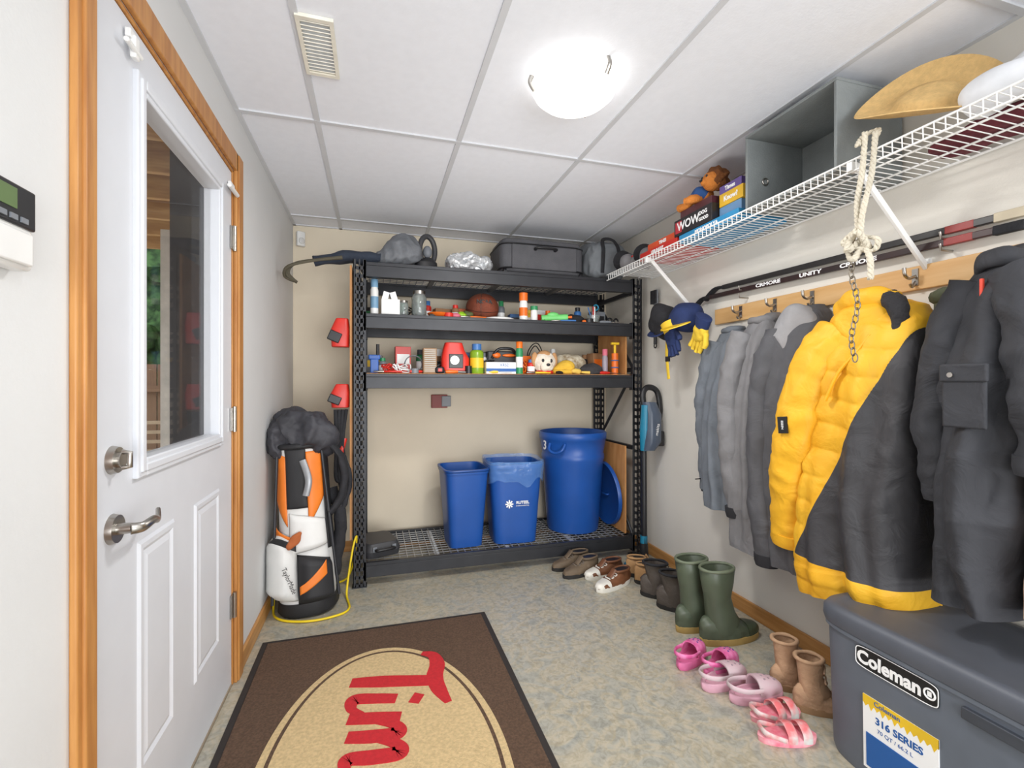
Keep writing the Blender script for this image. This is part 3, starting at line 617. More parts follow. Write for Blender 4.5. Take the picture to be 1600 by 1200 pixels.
b=B(); b.tube(cr([(.02,-.15,.80),(.045,-.17,.7),(.03,-.17,.62)],6),(.008,.016),10); b.out('carry_loop',m('silverg',(150,152,156),.4,.4),G)
b=B(); b.torus((0,0,.87),.122,.016); b.out('top_collar',gk,G)
b=B(); b.torus((0,0,.60),.121,.006); b.out('seam_band',gk,G)
text(G,'TaylorMade',.032,(-.055,-.199,.215),'F',inkb,off=0,sx=.9,extra=Matrix.Rotation(math.radians(-72),4,'Z'))
b=B(); b.ell((.01,0,.955),(.13,.125,.12),.8,sub=5); b.ell((-.085,-.03,.89),(.085,.09,.12),.8,sub=5); b.ell((.09,-.01,.90),(.06,.08,.08),.8,sub=4)
b.disp(.045,6,seed=2); b.disp(.035,9,(1,1,.5),seed=4,ridge=True); b.disp(.010,26,seed=6,ridge=True); b.out('rain_hood',m('hoodk',(56,56,62),.65,var=.2,bump=.4,bscale=16,bdist=.02),G)
b=B(); b.tube(cr([(.09,-.05,.90),(.16,-.06,.84),(.20,-.05,.72),(.18,-.06,.58),(.12,-.08,.50)],6),(.018,.036),12); b.disp(.008,20); b.out('shoulder_strap',blkfab,G)
b=B(); b.tube(cr([(.1,0,.88),(.19,.03,.78),(.21,.03,.62),(.15,0,.45)],6),(.016,.032),12); b.disp(.008,20); b.out('shoulder_strap',blkfab,G)
b=B(); b.tube(cr([(.13,.02,.62),(.165,.0,.45),(.15,-.0,.3),(.12,-.0,.15)],5),(.03,.03),12); b.disp(.012,15); b.out('side_pouch',blkfab,G)
b=B(); b.ell((-.03,-.165,.40),(.022,.014,.05),rot=Matrix.Rotation(.7,3,'Y')); b.disp(.01,30); b.out('hanging_glove',m('rustc',(176,96,50),.8),G)
for p,q in (((-.10,-.09,.84),(-.145,-.12,.08)),((.10,-.09,.84),(.15,-.11,.08))): B().cyl(p,q,.007).out('stand_leg',steelblk,G)
t=thing('garment_bundle','dark folded lawn chair leaning in the corner','folding chair',(-.41,3.18,0),rot=(math.radians(-5),0,0))
b=B(); b.box((0,0,.45),(.12,.06,.88)); b.out('folded_seat',m('dkslate',(64,66,72),.8,bump=.3),t,bevel=.015)
for x in (-.07,.07): B().cyl((x,0,0),(x,0,.95),.01).out('frame_tube',steelblk,t)
t=thing('extension_cord','yellow extension cord looped on the floor','extension cord',(-.3,2.8,.0))
b=B(); pts=[(-.2,.3,.45),(-.215,.1,.2),(-.215,-.05,.02),(-.17,-.18,.008),(-.05,-.245,.008),(.08,-.24,.008),(.17,-.17,.008),(.15,.0,.03),(.18,.05,.25),(.2,.1,.3),(.17,.15,.1),(.1,.2,.008),(-.1,.22,.008)]
b.tube(cr(pts,8),.006,8); b.out('cord',m('cordy',(230,200,30),.5),t)

# ================================================================ VACUUM
t=thing('stick_vacuum','black and teal cordless stick vacuum leaning by the rack','vacuum cleaner',(1.70,2.72,0),rot=(math.radians(-3),math.radians(2),0))
vg=m('dkslateg',(74,84,100),.3)
b=B(); b.loft([sring(-.03,-.04,.13,.055,0,32,.5),sring(-.03,-.04,.125,.05,.035,32,.5),sring(-.03,-.02,.06,.04,.06,32,.7)]); b.out('floor_head',m('tealdk',(24,104,130),.4),t,bevel=.004)
b=B(); b.cyl((0,-.01,.05),(0,0,.82),.019); b.cyl((0,-.01,.05),(0,0,.15),.028); b.out('wand',blk,t)
b=B(); b.tube([(0,-.012,.76),(-.01,-.03,.90),(-.01,-.035,1.06)],[(.026,.030),(.034,.034),(.03,.026)],16); b.out('motor_sleeve',teal,t)
b=B(); b.tube([(0,-.004,.12),(0,-.004,.2)],.024); b.out('wand_sleeve',teal,t)
b=B(); b.loft([sring(.02,-.02,.040,.045,.76,28,.8),sring(.04,-.03,.060,.06,.82,28,.8),sring(.04,-.03,.058,.06,1.0,28,.8),sring(.02,-.02,.05,.05,1.08,28,.8)]); b.out('dust_canister',vg,t)
b=B(); b.tube(cr([(0,-.02,1.0),(-.02,-.02,1.13),(.02,-.02,1.18),(.09,-.02,1.15),(.11,-.02,1.02),(.08,-.02,.9)],6),(.016,.02),12); b.out('handle',blk,t)
b=B(); b.box((.09,-.03,.84),(.06,.07,.1)); b.out('battery',blk,t,bevel=.01)
text(t,'makita',.03,(.045,-.092,.90),'F',inkw,extra=Matrix.Rotation(1.4,4,'Z'))
t=thing('hanging_brush','grey and black hand broom hung beside the rack','brush',(1.835,2.80,1.45))
b=B(); b.box((0,-.01,.34),(.02,.055,.1)); b.out('brush_head',grayp,t,bevel=.01); b=B(); b.cyl((0,-.01,.29),(0,-.01,.02),.009,.012); b.torus((0,-.01,.01),.014,.004,Matrix.Rotation(pi/2,3,'Y')); b.out('handle',blk,t); b=B(); b.box((-.014,-.01,.34),(.012,.06,.09)); b.out('bristles',blkfab,t)

# ================================================================ RUG
RG=thing('door_mat','brown floor mat with cream oval and red script lettering','floor mat',(.03,1.45,0))
mb=m('mat_brown',(92,70,54),.95,var=.25,scale=120,bump=.6,bscale=260); mbe=m('mat_border',(44,38,36),.8,var=.1); mt_=m('mat_cream',(208,182,136),.95,var=.12,scale=90,bump=.6,bscale=260)
B().bx(-.525,.525,-.86,.952,0,.007).out('rubber_edge',mbe,RG,smooth=False,bevel=.003)
B().bx(-.50,.50,-.835,.928,.004,.011).out('pile_field',mb,RG,smooth=False,bevel=.003)
def oval(a,c,z0,z1,name,mat,cy=.045):
    b=B(); b.loft([sring(0,cy,a,c,z0,96),sring(0,cy,a,c,z1,96)]); b.out(name,mat,RG)
oval(.39,.69,.009,.0125,'oval_field',mt_); oval(.365,.665,.0122,.0131,'oval_line',mb); oval(.352,.652,.0129,.0137,'oval_center',mt_)
ZK=[.0150]
def stroke(b,pts,ws):
    ZK[0]+=.00015; z=ZK[0]
    P=cr([(p[0],p[1],0) for p in pts],9); k=len(P); L_=[];R_=[]
    for i,p in enumerate(P):
        d=(P[min(i+1,k-1)]-P[max(i-1,0)]).normalized(); nrm=Vector((-d.y,d.x,0))
        w=interp([(j/(len(ws)-1),x) for j,x in enumerate(ws)],i/(k-1))[0]
        L_.append(p+nrm*w); R_.append(p-nrm*w)
    def cv(q,z): return Vector((q.y,-q.x,z))
    b.loft([[cv(a,z),cv(c,z),cv(c,.0133),cv(a,.0133)] for a,c in zip(L_,R_)])
u0=-.645; v0=-.12
def letter(strokes):
    b=B()
    for p,w in strokes: stroke(b,[(u0+x,v0+y) for x,y in p],w)
    b.out('lettering',inkred,RG,smooth=False)
letter([([(.0,.29),(.03,.335),(.10,.345),(.18,.325),(.26,.33),(.35,.355)],[.012,.024,.032,.034,.030,.014]),
        ([(.21,.34),(.185,.24),(.155,.12),(.13,.0)],[.032,.034,.036,.028])])
letter([([(.275,.17),(.255,.10),(.24,.02),(.29,.01),(.325,.05)],[.026,.028,.030,.018,.008]),
        ([(.285,.225),(.305,.26)],[.028,.026])])
letter([([(.38,.18),(.36,.09),(.34,.0)],[.026,.030,.028]),([(.36,.06),(.41,.155),(.455,.165),(.45,.09),(.43,.0)],[.010,.020,.030,.030,.026]),
        ([(.445,.06),(.50,.155),(.545,.165),(.54,.08),(.53,.01),(.57,.005),(.61,.04)],[.010,.020,.030,.030,.026,.016,.008])])
text(RG,'Hortons',.17,(.0,-.33,.0142),'U',inkred,off=.006,shear=.3,ext=.0009)

# ================================================================ RIGHT WALL : shelf
W=thing('wire_shelf','long white wire shelf with angled brackets on the wall','wire shelf',(XR,1.6,1.9))
b=B(); fx=-.36
y0,y1=-1.5,1.265
for (x,z) in ((fx,.037),(fx,.0),(fx*.66,.034),(fx*.33,.034),(-.012,.034),(fx*.05,.034)):
    b.cyl((x,y0,z),(x,y1,z),.0036,n=8)
y=y0
while y<=y1+.001:
    b.tube([(-.006,y,.0375),(fx,y,.0375),(fx-.002,y,.034),(fx,y,.0)],.0018,5); y+=.0277
b.out('wire_grid',whitewire,W)
for y in (-.43,.78,-1.3):
    b=B(); b.box((0,0,0),(.455,.012,.02)); 
    b.xf(Matrix.Translation((-.175,y,-.135))@Matrix.Rotation(math.radians(44),4,'Y')); b.bx(-.01,0,y-.012,y+.012,-.34,-.26); b.bx(fx-.01,fx+.02,y-.01,y+.01,.0,.03)
    b.out('bracket',white,W,bevel=.002)
ST=1.94
K=thing('coat_rail','long varnished pine board with coat hooks','coat rack',(XR,1.25,1.535))
B().bx(-.018,0,-.95,.98,0,.085).out('rail_board',m('pine',(218,178,124),.45,col2=(206,160,102),scale=5,stretch=(6,.6,6)),K,bevel=.003)
for y in (-.85,-.38,-.05,.36,.56,.78):
    b=B(); b.tube(cr([(-.018,y,.05),(-.05,y,.04),(-.07,y,.05),(-.075,y,.075)],5),.006,8); b.tube(cr([(-.018,y,.03),(-.035,y,.01),(-.045,y,.02)],5),.005,8); b.bx(-.022,-.018,y-.01,y+.01,.015,.075); b.out('hook',nickel,K)
stb=m('stick_black',(40,38,38),.35); str_=m('stick_red',(60,34,34),.35,col2=(34,30,30),scale=3)
for k,(z,x,mm,ln) in enumerate(((1.670,1.835,str_,1.35),(1.710,1.84,stb,1.25))):
    t=thing('hockey_stick','black composite hockey stick with white lettering on the wall' if k==0 else 'black hockey stick with taped pale butt end','hockey stick',(x,.90,z),rot=(math.radians(1.0),0,0),group='hockey sticks on the wall')
    B().bx(-.009,.009,0,ln,-.012,.012).out('shaft',mm,t,bevel=.003)
    B().bx(-.011,.011,-.005,.07,-.0145,.0145).out('butt_tape',m('tape_pale',(206,194,170),.9) if k else blkfab,t,bevel=.003)
    B().bx(-.0096,.0096,.12,.20,-.0126,.0126).out('red_band',m('stick_band',(140,40,36),.4),t,bevel=.002)
    if k==0:
        text(t,'CRMORE',.023,(-.0100,.49,.0),'L',inkw,off=.0008,sx=1.6); text(t,'UNITY',.023,(-.0100,.70,.0),'L',inkw,off=.0008,sx=1.6); text(t,'CRMORE',.023,(-.0100,.93,.0),'L',inkw,off=.0008,sx=1.6)
    b=B(); b.tube(cr([(0,ln-.01,0),(-.0,ln+.06,-.0),(-.0,ln+.14,-.05)],5),(.008,.022),10); b.out('blade',blkfab,t)
pegs=thing('wall_pegs','pair of metal pegs holding the sticks','hooks',(XR,1.5,1.648))
for y in (-.4,.5):
    for z in (0,.04): B().tube([(0,y,z),(-.055,y,z),(-.06,y,z+.02)],.004,8).out('peg',nickel,pegs)

# ---------------------------------------------------------------- COATS
RZ=-pi/2
def ridge(q): return .5-abs(noise.noise(q))*2
def coat(name,label,Yc,zb,rows,mat,seed=0,fold=.02,puff=0,tilt=0,xw=1.852,nf=5.0,rz=RZ,pmask=None,K_=120,n=140,crease=.5,pa=.014):
    t=thing(name,label,'coat',(xw,Yc,zb),rz)
    b=B(); rings=[]; tab=[(-r[0],)+tuple(r[1:]) for r in rows]
    z1,z0=rows[0][0],rows[-1][0]
    for j in range(K_+1):
        z=z1+(z0-z1)*j/K_; xc,w,dp=interp(tab,-z); v=j/K_; ring=[]
        for i in range(n):
            a=2*pi*i/n; c,s=math.cos(a),math.sin(a)
            x=w*sp(c,.8); y=-dp*.5+dp*.5*sp(s,.6)
            if s<.3:
                xx=x+.12*v*noise.noise(Vector((seed,z*1.5,1)))
                f=fold*(.3+1.0*v)*(noise.noise(Vector((xx*nf*3.1+seed,seed*2.3,z*.9)))*1.9+.35*noise.noise(Vector((xx*nf*6+seed,3,z*2))))
                f+=crease*fold*.45*ridge(Vector((x*5+z*3+seed,y*4,z*4-x*3)))
                f+=crease*fold*.18*ridge(Vector((x*11-z*6+seed,y*7,z*10+x*5)))
                if puff and (pmask is None or pmask(x,z-zb)):
                    q=abs(math.sin(pi*(z+x*.15+.012*noise.noise(Vector((x*6,z*3,seed))))/puff))**.5
                    f+=pa*(q-.6)
                k_=min(1,(.3-s)*1.5)
                y-=f*k_; x+=f*.5*c
            y=min(y,-.002)
            ring.append(Vector((xc+x,y,z-zb+tilt*(xc+x)*(v**2))))
        rings.append(ring)
    last=rings[-1]; cx=sum((p.x for p in last))/n; cy=sum((p.y for p in last))/n
    rings.append([Vector((cx+(p.x-cx)*.93,cy+(p.y-cy)*.9,p.z+.004)) for p in last]); rings.append([Vector((cx+(p.x-cx)*.85,cy+(p.y-cy)*.8,p.z+.08)) for p in last])
    b.loft(rings); b.out('body',mat,t); return t
def sleeve(t,pts,r0,r1,mat,seed=0,amp=.012,puff=0,flat=.8,name='sleeve',cuff=None):
    b=B(); P=cr(pts,20); k=len(P); tot=sum((P[i+1]-P[i]).length for i in range(k-1))
    def R_(u):
        r=r0+(r1-r0)*u
        if puff: r*=1+.08*(abs(math.sin(pi*u*tot/puff))**.5-.6)
        return (r*flat,r)
    b.tube(P,R_,44,up=(0,1,0)); b.disp(amp*1.2,5,(1,1,1),seed); b.disp(amp*.7,8,(1,1,1.4),seed+2,ridge=True); b.disp(amp*.3,20,seed=seed+5,ridge=True); b.out(name,mat,t)
    if cuff:
        e,d=P[-1],(P[-1]-P[-4]).normalized()
        B().tube([e-d*.03,e,e+d*.02],[(r1*flat*1.02,r1*1.02),(r1*flat*1.04,r1*1.04),(r1*flat*.95,r1*.95)],30,up=(0,1,0)).out('cuff',cuff,t)
ym=bpy.data.materials.new('yellow_black_puffer'); ym.use_nodes=True
nt=ym.node_tree; N=nt.nodes; Lk=nt.links; bs=N['Principled BSDF']; tc=N.new('ShaderNodeTexCoord')
sx_=N.new('ShaderNodeSeparateXYZ'); Lk.new(tc.outputs['Object'],sx_.inputs[0])
def mth(op,a,b_=None,c_=None):
    n=N.new('ShaderNodeMath'); n.operation=op
    for i,v in enumerate((a,b_,c_)):
        if v is None: continue
        if isinstance(v,(int,float)): n.inputs[i].default_value=v
        else: Lk.new(v,n.inputs[i])
    return n.outputs[0]
lim=mth('MULTIPLY_ADD',sx_.outputs['Z'],.42,-.155-.18*.42)
c1=mth('GREATER_THAN',sx_.outputs['X'],lim)
c2=mth('GREATER_THAN',mth('MULTIPLY_ADD',sx_.outputs['X'],.04,sx_.outputs['Z']),.105)
msk=mth('MULTIPLY',c1,c2)
mixc=N.new('ShaderNodeMix'); mixc.data_type='RGBA'; Lk.new(msk,mixc.inputs['Factor'])
yc=N.new('ShaderNodeTexNoise'); yc.inputs['Scale'].default_value=6; Lk.new(tc.outputs['Object'],yc.inputs['Vector'])
yr=ramp(yc.outputs['Fac'],[(.35,(224,164,26)),(.65,(234,180,42))])
Lk.new(yr.outputs[0],mixc.inputs[6]); mixc.inputs[7].default_value=(*lin((56,55,58)),1)
Lk.new(mixc.outputs[2],bs.inputs['Base Color'])
bs.inputs['Roughness'].default_value=.6
n2=N.new('ShaderNodeTexNoise'); n2.inputs['Scale'].default_value=9; n2.inputs['Detail'].default_value=5; n2.inputs['Distortion'].default_value=1.2
Lk.new(tc.outputs['Object'],n2.inputs['Vector'])
bp=N.new('ShaderNodeBump'); bp.inputs['Strength'].default_value=.5; bp.inputs['Distance'].default_value=.022; Lk.new(n2.outputs['Fac'],bp.inputs['Height']); Lk.new(bp.outputs[0],bs.inputs['Normal'])
ysol=m('yellow_puffer',(229,172,34),.6,var=.06,scale=6,bump=.5,bscale=10,bdist=.02,bdetail=5,dist=1)
def cm(n,c,**k): return m(n,c,k.pop('rough',.8),var=.08,bump=k.pop('bump',.4),bscale=8,bdist=.03,bdetail=5,dist=1.0,**k)
cSlate=cm('coat_slate',(106,112,120)); cGray=cm('coat_gray',(122,121,123)); cDk=cm('coat_dark',(80,80,84)); cChar=cm('coat_charcoal',(50,51,56),rough=.78,bump=.55); cTan=cm('coat_tan',(200,170,150))
cOl=cm('coat_olive',(74,78,58)); cInner=m('coat_lining',(40,40,44),.9)
t=coat('winter_coat','slate grey padded jacket hung on the rail',2.02,.56,[(1.50,0,.03,.05),(1.46,0,.08,.11),(1.38,0,.11,.15),(1.1,0,.125,.19),(.8,-.01,.12,.2),(.56,-.01,.115,.2)],cSlate,seed=3,fold=.022)
sleeve(t,[(-.07,-.10,.86),(-.125,-.125,.6),(-.14,-.12,.35),(-.12,-.11,.08)],.062,.05,cSlate,1,cuff=cInner)
b=B(); b.torus((0,-.06,.92),.05,.016,sy=.7); b.disp(.01,20); b.out('collar',cSlate,t)
b=B(); b.tube([(-.16,-.165,.12),(-.12,-.168,.13)],(.003,.006)); b.out('hem_tab',inkb,t)
t=coat('winter_coat','mid grey softshell jacket hanging in soft folds',1.80,.42,[(1.54,0,.03,.06),(1.50,0,.075,.13),(1.40,.0,.11,.18),(1.1,0,.12,.22),(.8,0,.12,.23),(.42,-.0,.12,.22)],cGray,seed=8,fold=.026)
sleeve(t,[(-.06,-.14,1.02),(-.09,-.19,.8),(-.085,-.20,.5),(-.065,-.18,.16)],.066,.052,cGray,4,cuff=cInner)
b=B(); b.torus((0,-.08,1.08),.055,.018,sy=.7); b.disp(.012,18); b.out('collar',cGray,t)
t=coat('winter_coat','dark grey jacket with paler hood layer on the rail',1.57,.43,[(1.54,0,.03,.06),(1.50,0,.08,.14),(1.40,0,.11,.2),(1.1,0,.12,.24),(.8,0,.12,.25),(.43,0,.12,.24)],cDk,seed=12,fold=.026)
sleeve(t,[(-.07,-.15,1.0),(-.11,-.21,.75),(-.10,-.225,.4),(-.08,-.21,.0)],.066,.054,cDk,7,cuff=cInner)
b=B(); b.ell((.0,-.12,.99),(.09,.075,.13),.9,sub=5); b.disp(.035,6,(1,1,.6),seed=5); b.disp(.02,9,(1,1,.5),seed=5,ridge=True); b.out('hood',cm('coat_lgray',(144,143,145)),t)
Yt=coat('puffer_coat','yellow and black quilted winter coat with hood',1.245,.44,[(1.50,.0,.05,.10),(1.47,.0,.12,.17),(1.40,.0,.165,.22),(1.25,.0,.18,.26),(1.0,-.01,.19,.28),(.75,-.02,.20,.30),(.5,-.025,.21,.31),(.44,-.025,.205,.30)],ym,seed=21,fold=.020,puff=.095,tilt=.17,crease=.9,pa=.010,pmask=lambda x,z: x<-.155+.42*(z-.18) or z<.1,K_=180,n=190)
sleeve(Yt,[(-.10,-.17,.96),(-.165,-.24,.82),(-.225,-.27,.55),(-.27,-.25,.30),(-.285,-.23,.12)],.084,.066,ysol,11,amp=.010,puff=.085,flat=.62,cuff=ysol)
b=B(); rings=[]
for j in range(33):
    v=j/32; a=-1.25+2.2*v
    ring=[]
    for i in range(32):
        u=i/32*2*pi
        rr=.034+.003*math.sin(v*pi*6)
        ring.append(Vector((-.02+.11*math.sin(a)+rr*.6*math.cos(u)*math.sin(a),-.18+.04*abs(a)+rr*1.0*math.sin(u),1.0+.06*math.cos(a)+rr*math.cos(u)*1.2)))
    rings.append(ring)
b.loft(rings); b.ell((-.035,-.14,.965),(.12,.085,.095),.85,sub=5); b.disp(.012,7,seed=9); b.disp(.012,9,seed=9,ridge=True); b.out('hood',ysol,Yt)
b=B(); b.tube(cr([(.055,-.15,1.065),(.10,-.17,1.02),(.115,-.185,.95),(.105,-.20,.87),(.085,-.215,.80)],8),lambda k:(.028-.012*k,.034-.016*k),20); b.disp(.010,14); b.disp(.005,50); b.out('fur_trim',m('lining_dark',(44,43,46),.95,bump=.7,bscale=90),Yt)
b=B(); b.tube(cr([(.05,-.225,.93),(.02,-.25,.87),(-.03,-.268,.80),(-.07,-.28,.70)],6),(.006,.010),8); b.out('zipper_flap',ysol,Yt)
B().box((-.215,-.322,.60),(.042,.006,.065),Matrix.Rotation(-.1,4,'Y')).out('brand_patch',inkb,Yt,smooth=False)
text(Yt,'ESSEN',.013,(-.215,-.3255,.60),'F',inkw,extra=Matrix.Rotation(-1.5,4,'Z'))
t=coat('winter_coat','olive green coat squeezed between other coats',1.04,.95,[(1.50,0,.03,.08),(1.46,0,.05,.12),(1.3,0,.05,.14),(1.1,0,.04,.12),(.95,0,.03,.10)],cOl,seed=30)
b=B(); b.torus((0,-.08,.53),.045,.02,sy=.7); b.disp(.02,20); b.out('collar',cOl,t)
t=coat('winter_coat','heavy charcoal work coat with flap pocket and snaps',.89,.57,[(1.60,0,.03,.08),(1.56,0,.065,.16),(1.45,.0,.11,.22),(1.2,.0,.125,.29),(.9,-.01,.11,.31),(.57,-.015,.095,.31)],cChar,seed=41,fold=.024,crease=1.1,K_=180,n=190)
sleeve(t,[(.06,-.18,.93),(.115,-.24,.78),(.15,-.27,.6),(.15,-.265,.42)],.066,.058,cChar,14,amp=.014,cuff=cChar)
sleeve(t,[(-.06,-.16,.93),(-.10,-.20,.78),(-.115,-.22,.52),(-.105,-.21,.3)],.05,.046,cChar,19,amp=.012,cuff=cChar)
b=B(); b.tube(cr([(-.06,-.12,.96),(-.025,-.17,.985),(.03,-.18,.985),(.06,-.13,.96)],6),(.026,.012),16); b.disp(.008,14); b.out('collar',cChar,t)
b=B(); b.box((.015,-.322,.66),(.11,.014,.05)); b.out('pocket_flap',cChar,t,bevel=.006); b=B(); b.box((.015,-.318,.58),(.10,.012,.14)); b.out('chest_pocket',cChar,t,bevel=.008)
b=B(); b.cyl((-.01,-.330,.655),(-.01,-.334,.655),.007); b.out('snap_button',nickel,t)
B().box((.0,-.22,.90),(.008,.01,.05)).out('zipper_pull',m('redpull',(220,74,54),.5),t,bevel=.002)
t=coat('winter_coat','pale tan coat hanging beside the charcoal coat',.69,.60,[(1.50,0,.03,.06),(1.42,0,.06,.12),(1.2,0,.08,.18),(1.05,0,.09,.22),(.8,0,.10,.27),(.6,0,.10,.28)],cTan,seed=55,fold=.024)
sleeve(t,[(-.03,-.16,.62),(-.05,-.22,.4),(-.05,-.22,.15)],.05,.045,cTan,3)
# cap + gloves
t=thing('ball_cap','navy cap with yellow bill hung by the bracket','hat',(1.72,2.30,1.52),rz=RZ)
b=B(); b.ell((0,0,.06),(.10,.09,.085),.9,sub=4); b.disp(.01,12); b.out('crown',navy,t)
b=B(); b.loft([[Vector((.11*math.sin(a)*s-.0,-.05-.10*math.cos(a)*s,.02+dz-.04*s*math.cos(a))) for a in [(-1.5+3.0*i/16) for i in range(17)]] for s,dz in ((.5,0),(1,0),(1,.006),(.5,.008))],open_ring=False); b.out('bill',yellowp,t)
t=thing('black_cap','black fleece cap hung on the shelf bracket','hat',(1.70,2.50,1.48),rz=RZ)
b=B(); b.ell((0,0,.10),(.09,.07,.11),.9,sub=4); b.disp(.03,10); b.out('crown',blkfab,t); b=B(); b.tube(cr([(-.08,-.02,.05),(-.03,-.07,.02),(.04,-.07,.01),(.08,-.02,.04)],6),(.006,.02)); b.out('brim',navy,t)
def glove(loc,rot,ma,mb2,lb):
    t=thing('winter_glove',lb,'glove',loc,rot=rot,group='gloves hung by the caps')
    b=B(); b.ell((0,0,.12),(.05,.028,.06),.85,sub=4)
    for k in range(4): 
        x=-.033+k*.022; b.tube(cr([(x,0,.10),(x*1.25,-.006,.04),(x*1.3,-.012,.0+.01*abs(k-1.5))],4),.013,10)
    b.tube(cr([(.045,0,.13),(.075,-.01,.1),(.08,-.015,.07)],4),.014,10); b.disp(.006,30); b.out('hand',ma,t)
    b=B(); b.tube([(0,0,.15),(0,0,.21)],[(.028,.045),(.034,.055)],20); b.out('cuff',mb2,t)
gly=m('gl_yellow',(226,190,54),.8,bump=.3)
glove((1.69,2.18,1.38),(.2,.6,RZ),gly,navy,'yellow winter glove with navy cuff')
glove((1.67,2.32,1.36),(.1,-.3,RZ),navy,gly,'navy winter glove with yellow cuff')
t=thing('webbing_strap','yellow and black webbing strap dangling','strap',(1.69,2.44,1.23)); b=B(); b.tube(cr([(0,0,.28),(0,.01,.15),(0,-.01,.0)],6),(.014,.004)); b.out('strap_webbing',gly,t); b=B(); b.box((0,0,.12),(.014,.03,.03)); b.out('buckle',blk,t)

# rope & chain
t=thing('rope_and_chain','frayed white rope knotted to a steel chain','rope',(1.497,1.115,1.28))
ropem=m('rope',(204,196,178),.9,var=.15,bump=.6,bscale=120)
def twist(b,pts,R_=.0045,r=.005,turn=90):
    P=cr(pts,14); k=len(P)
    for ph in (0,2.1,4.2):
        q=[]; s=0
        for i,p in enumerate(P):
            if i: s+=(p-P[i-1]).length
            q.append(p+Vector((R_*math.cos(s*turn*1.5+ph),R_*math.sin(s*turn*1.5+ph),0)))
        b.tube(q,r,6)
b=B(); twist(b,[(-.0,0,.72),(-.012,.0,.60),(-.02,.01,.5),(-.03,.0,.40)]); twist(b,[(.01,-.025,.71),(-.0,-.02,.58),(-.03,-.015,.46),(-.035,-.01,.38)]); twist(b,[(.02,-.02,.70),(.04,-.01,.73),(.02,.02,.72),(-.02,.01,.68)])
twist(b,[(-.03,-.02,.36),(-.04,-.045,.30),(-.045,-.05,.24)])
b.out('rope_strand',ropem,t)
b=B(); twist(b,[(-.03,0,.41),(-.05,.03,.37),(-.03,-.03,.34),(-.06,-.02,.39),(-.03,.03,.36),(-.05,0,.31),(-.02,-.01,.38),(-.06,.01,.34),(-.03,.02,.40)],.005,.0065)
twist(b,[(-.03,-.02,.38),(-.03,-.06,.36),(-.03,-.05,.33),(-.03,-.01,.34)]); b.out('knot',ropem,t)
b=B(); z=.33; k=0
while z>0.0:
    rt=Matrix.Rotation(pi/2,3,'X') if k%2 else Matrix.Rotation(pi/2,3,'Y')@Matrix.Rotation(pi/2,3,'Z')
    b.torus((-.045,.01*math.sin(k*.6),z),.0085,.002,rt,n=16,k=6,sy=1.6); z-=.0205; k+=1
b.out('chain',m('chain_steel',(140,132,120),.4,.8),t)

# ---------------------------------------------------------------- ON THE WIRE SHELF
t=thing('fabric_bin','grey fabric storage cube lying open on its side','storage bin',(1.695,1.455,ST))
gf=m('grey_felt',(132,137,137),.85,var=.06,bump=.2,bscale=150)
hy=.21
b=B(); b.bx(-.155,.16,-hy,hy,0,.012); b.bx(-.155,.16,-hy,hy,.318,.33); b.bx(.148,.16,-hy,hy,.012,.318); b.bx(-.155,.148,hy-.012,hy,.012,.318); b.bx(-.155,.148,-hy,-hy+.012,.012,.318)
b.out('bin_shell',gf,t,smooth=False,bevel=.003)
b=B(); b.torus((-.06,hy-.014,.14),.014,.004,Matrix.Rotation(pi/2,3,'X')); b.out('grommet',nickel,t)
def gbox(name,lb,loc,d,mat,txt=None,tm=None,size=.03,rz=0,stripe=None,ty=0):
    t=thing(name,lb,'board game',loc,rz,group='board game boxes on the shelf')
    B().box((0,0,d[2]/2),d).out('box_body',mat,t,bevel=.002)
    if stripe: B().box((-d[0]/2-.0006,d[1]*.37,d[2]/2),(.001,d[1]*.18,d[2]*.7)).out('printed_panel',stripe,t,smooth=False)
    if txt: text(t,txt,size,(-d[0]/2-.0012,ty,d[2]/2),'L',tm or inkw,off=.0012)
    return t
z=ST
gbox('game_box','long blue board game box on wire shelf',(1.68,1.92,z),(.27,.42,.042),m('gblue',(50,140,190),.4),'MONOPOLYA',inkw,.026)
gbox('game_box','red board game box at bottom of stack',(1.68,2.33,z),(.27,.36,.045),m('gred',(200,50,40),.4),'UEJUNGIZ',inkw,.026)
gbox('game_box','second red game box in the stack',(1.685,2.30,z+.045),(.25,.30,.04),m('gorange',(214,84,46),.4),'TENZI',inkw,.024)
t=gbox('game_box','black and red game box with large white letters',(1.66,2.02,z+.042),(.24,.29,.085),m('gblack',(36,32,34),.4),'WOW',inkw,.060,stripe=m('gred2',(180,50,60),.4),ty=.03)
text(t,'DOG',.026,(-.1212,-.085,.058),'L',inkw,off=.0008); text(t,'GOOD',.022,(-.1212,-.088,.028),'L',inkw,off=.0008)
gbox('game_box','blue and pink small game box',(1.68,1.80,z+.042),(.2,.14,.055),m('gpale',(110,150,190),.4))
gbox('game_box','yellow game box near top of stack',(1.67,1.79,z+.097),(.19,.15,.06),m('gyel',(226,180,50),.4),'Know?',inkw,.032)
gbox('game_box','purple game box on top of the stack',(1.67,1.80,z+.157),(.18,.14,.04),m('gpur',(104,84,150),.4),'Times',inkw,.026)
gbox('game_box','dark red game box above the letters box',(1.67,2.02,z+.127),(.22,.24,.045),m('gdr',(86,44,50),.4))
t=thing('plush_toy','orange plush animal with brown curly mane in blue shirt','stuffed toy',(1.62,1.99,z+.172))
po=m('plush_orange',(218,134,58),.95,bump=.7,bscale=90)
b=B(); b.ell((0,.05,.05),(.05,.05,.05),sub=4); b.tube(cr([(-.02,.07,.05),(-.06,.11,.02),(-.06,.15,.02)],5),.02,10); b.tube(cr([(-.03,.03,.03),(-.08,.03,.02),(-.1,.06,.02)],5),.02,10); b.disp(.008,30,zmin=0); b.out('body',po,t)
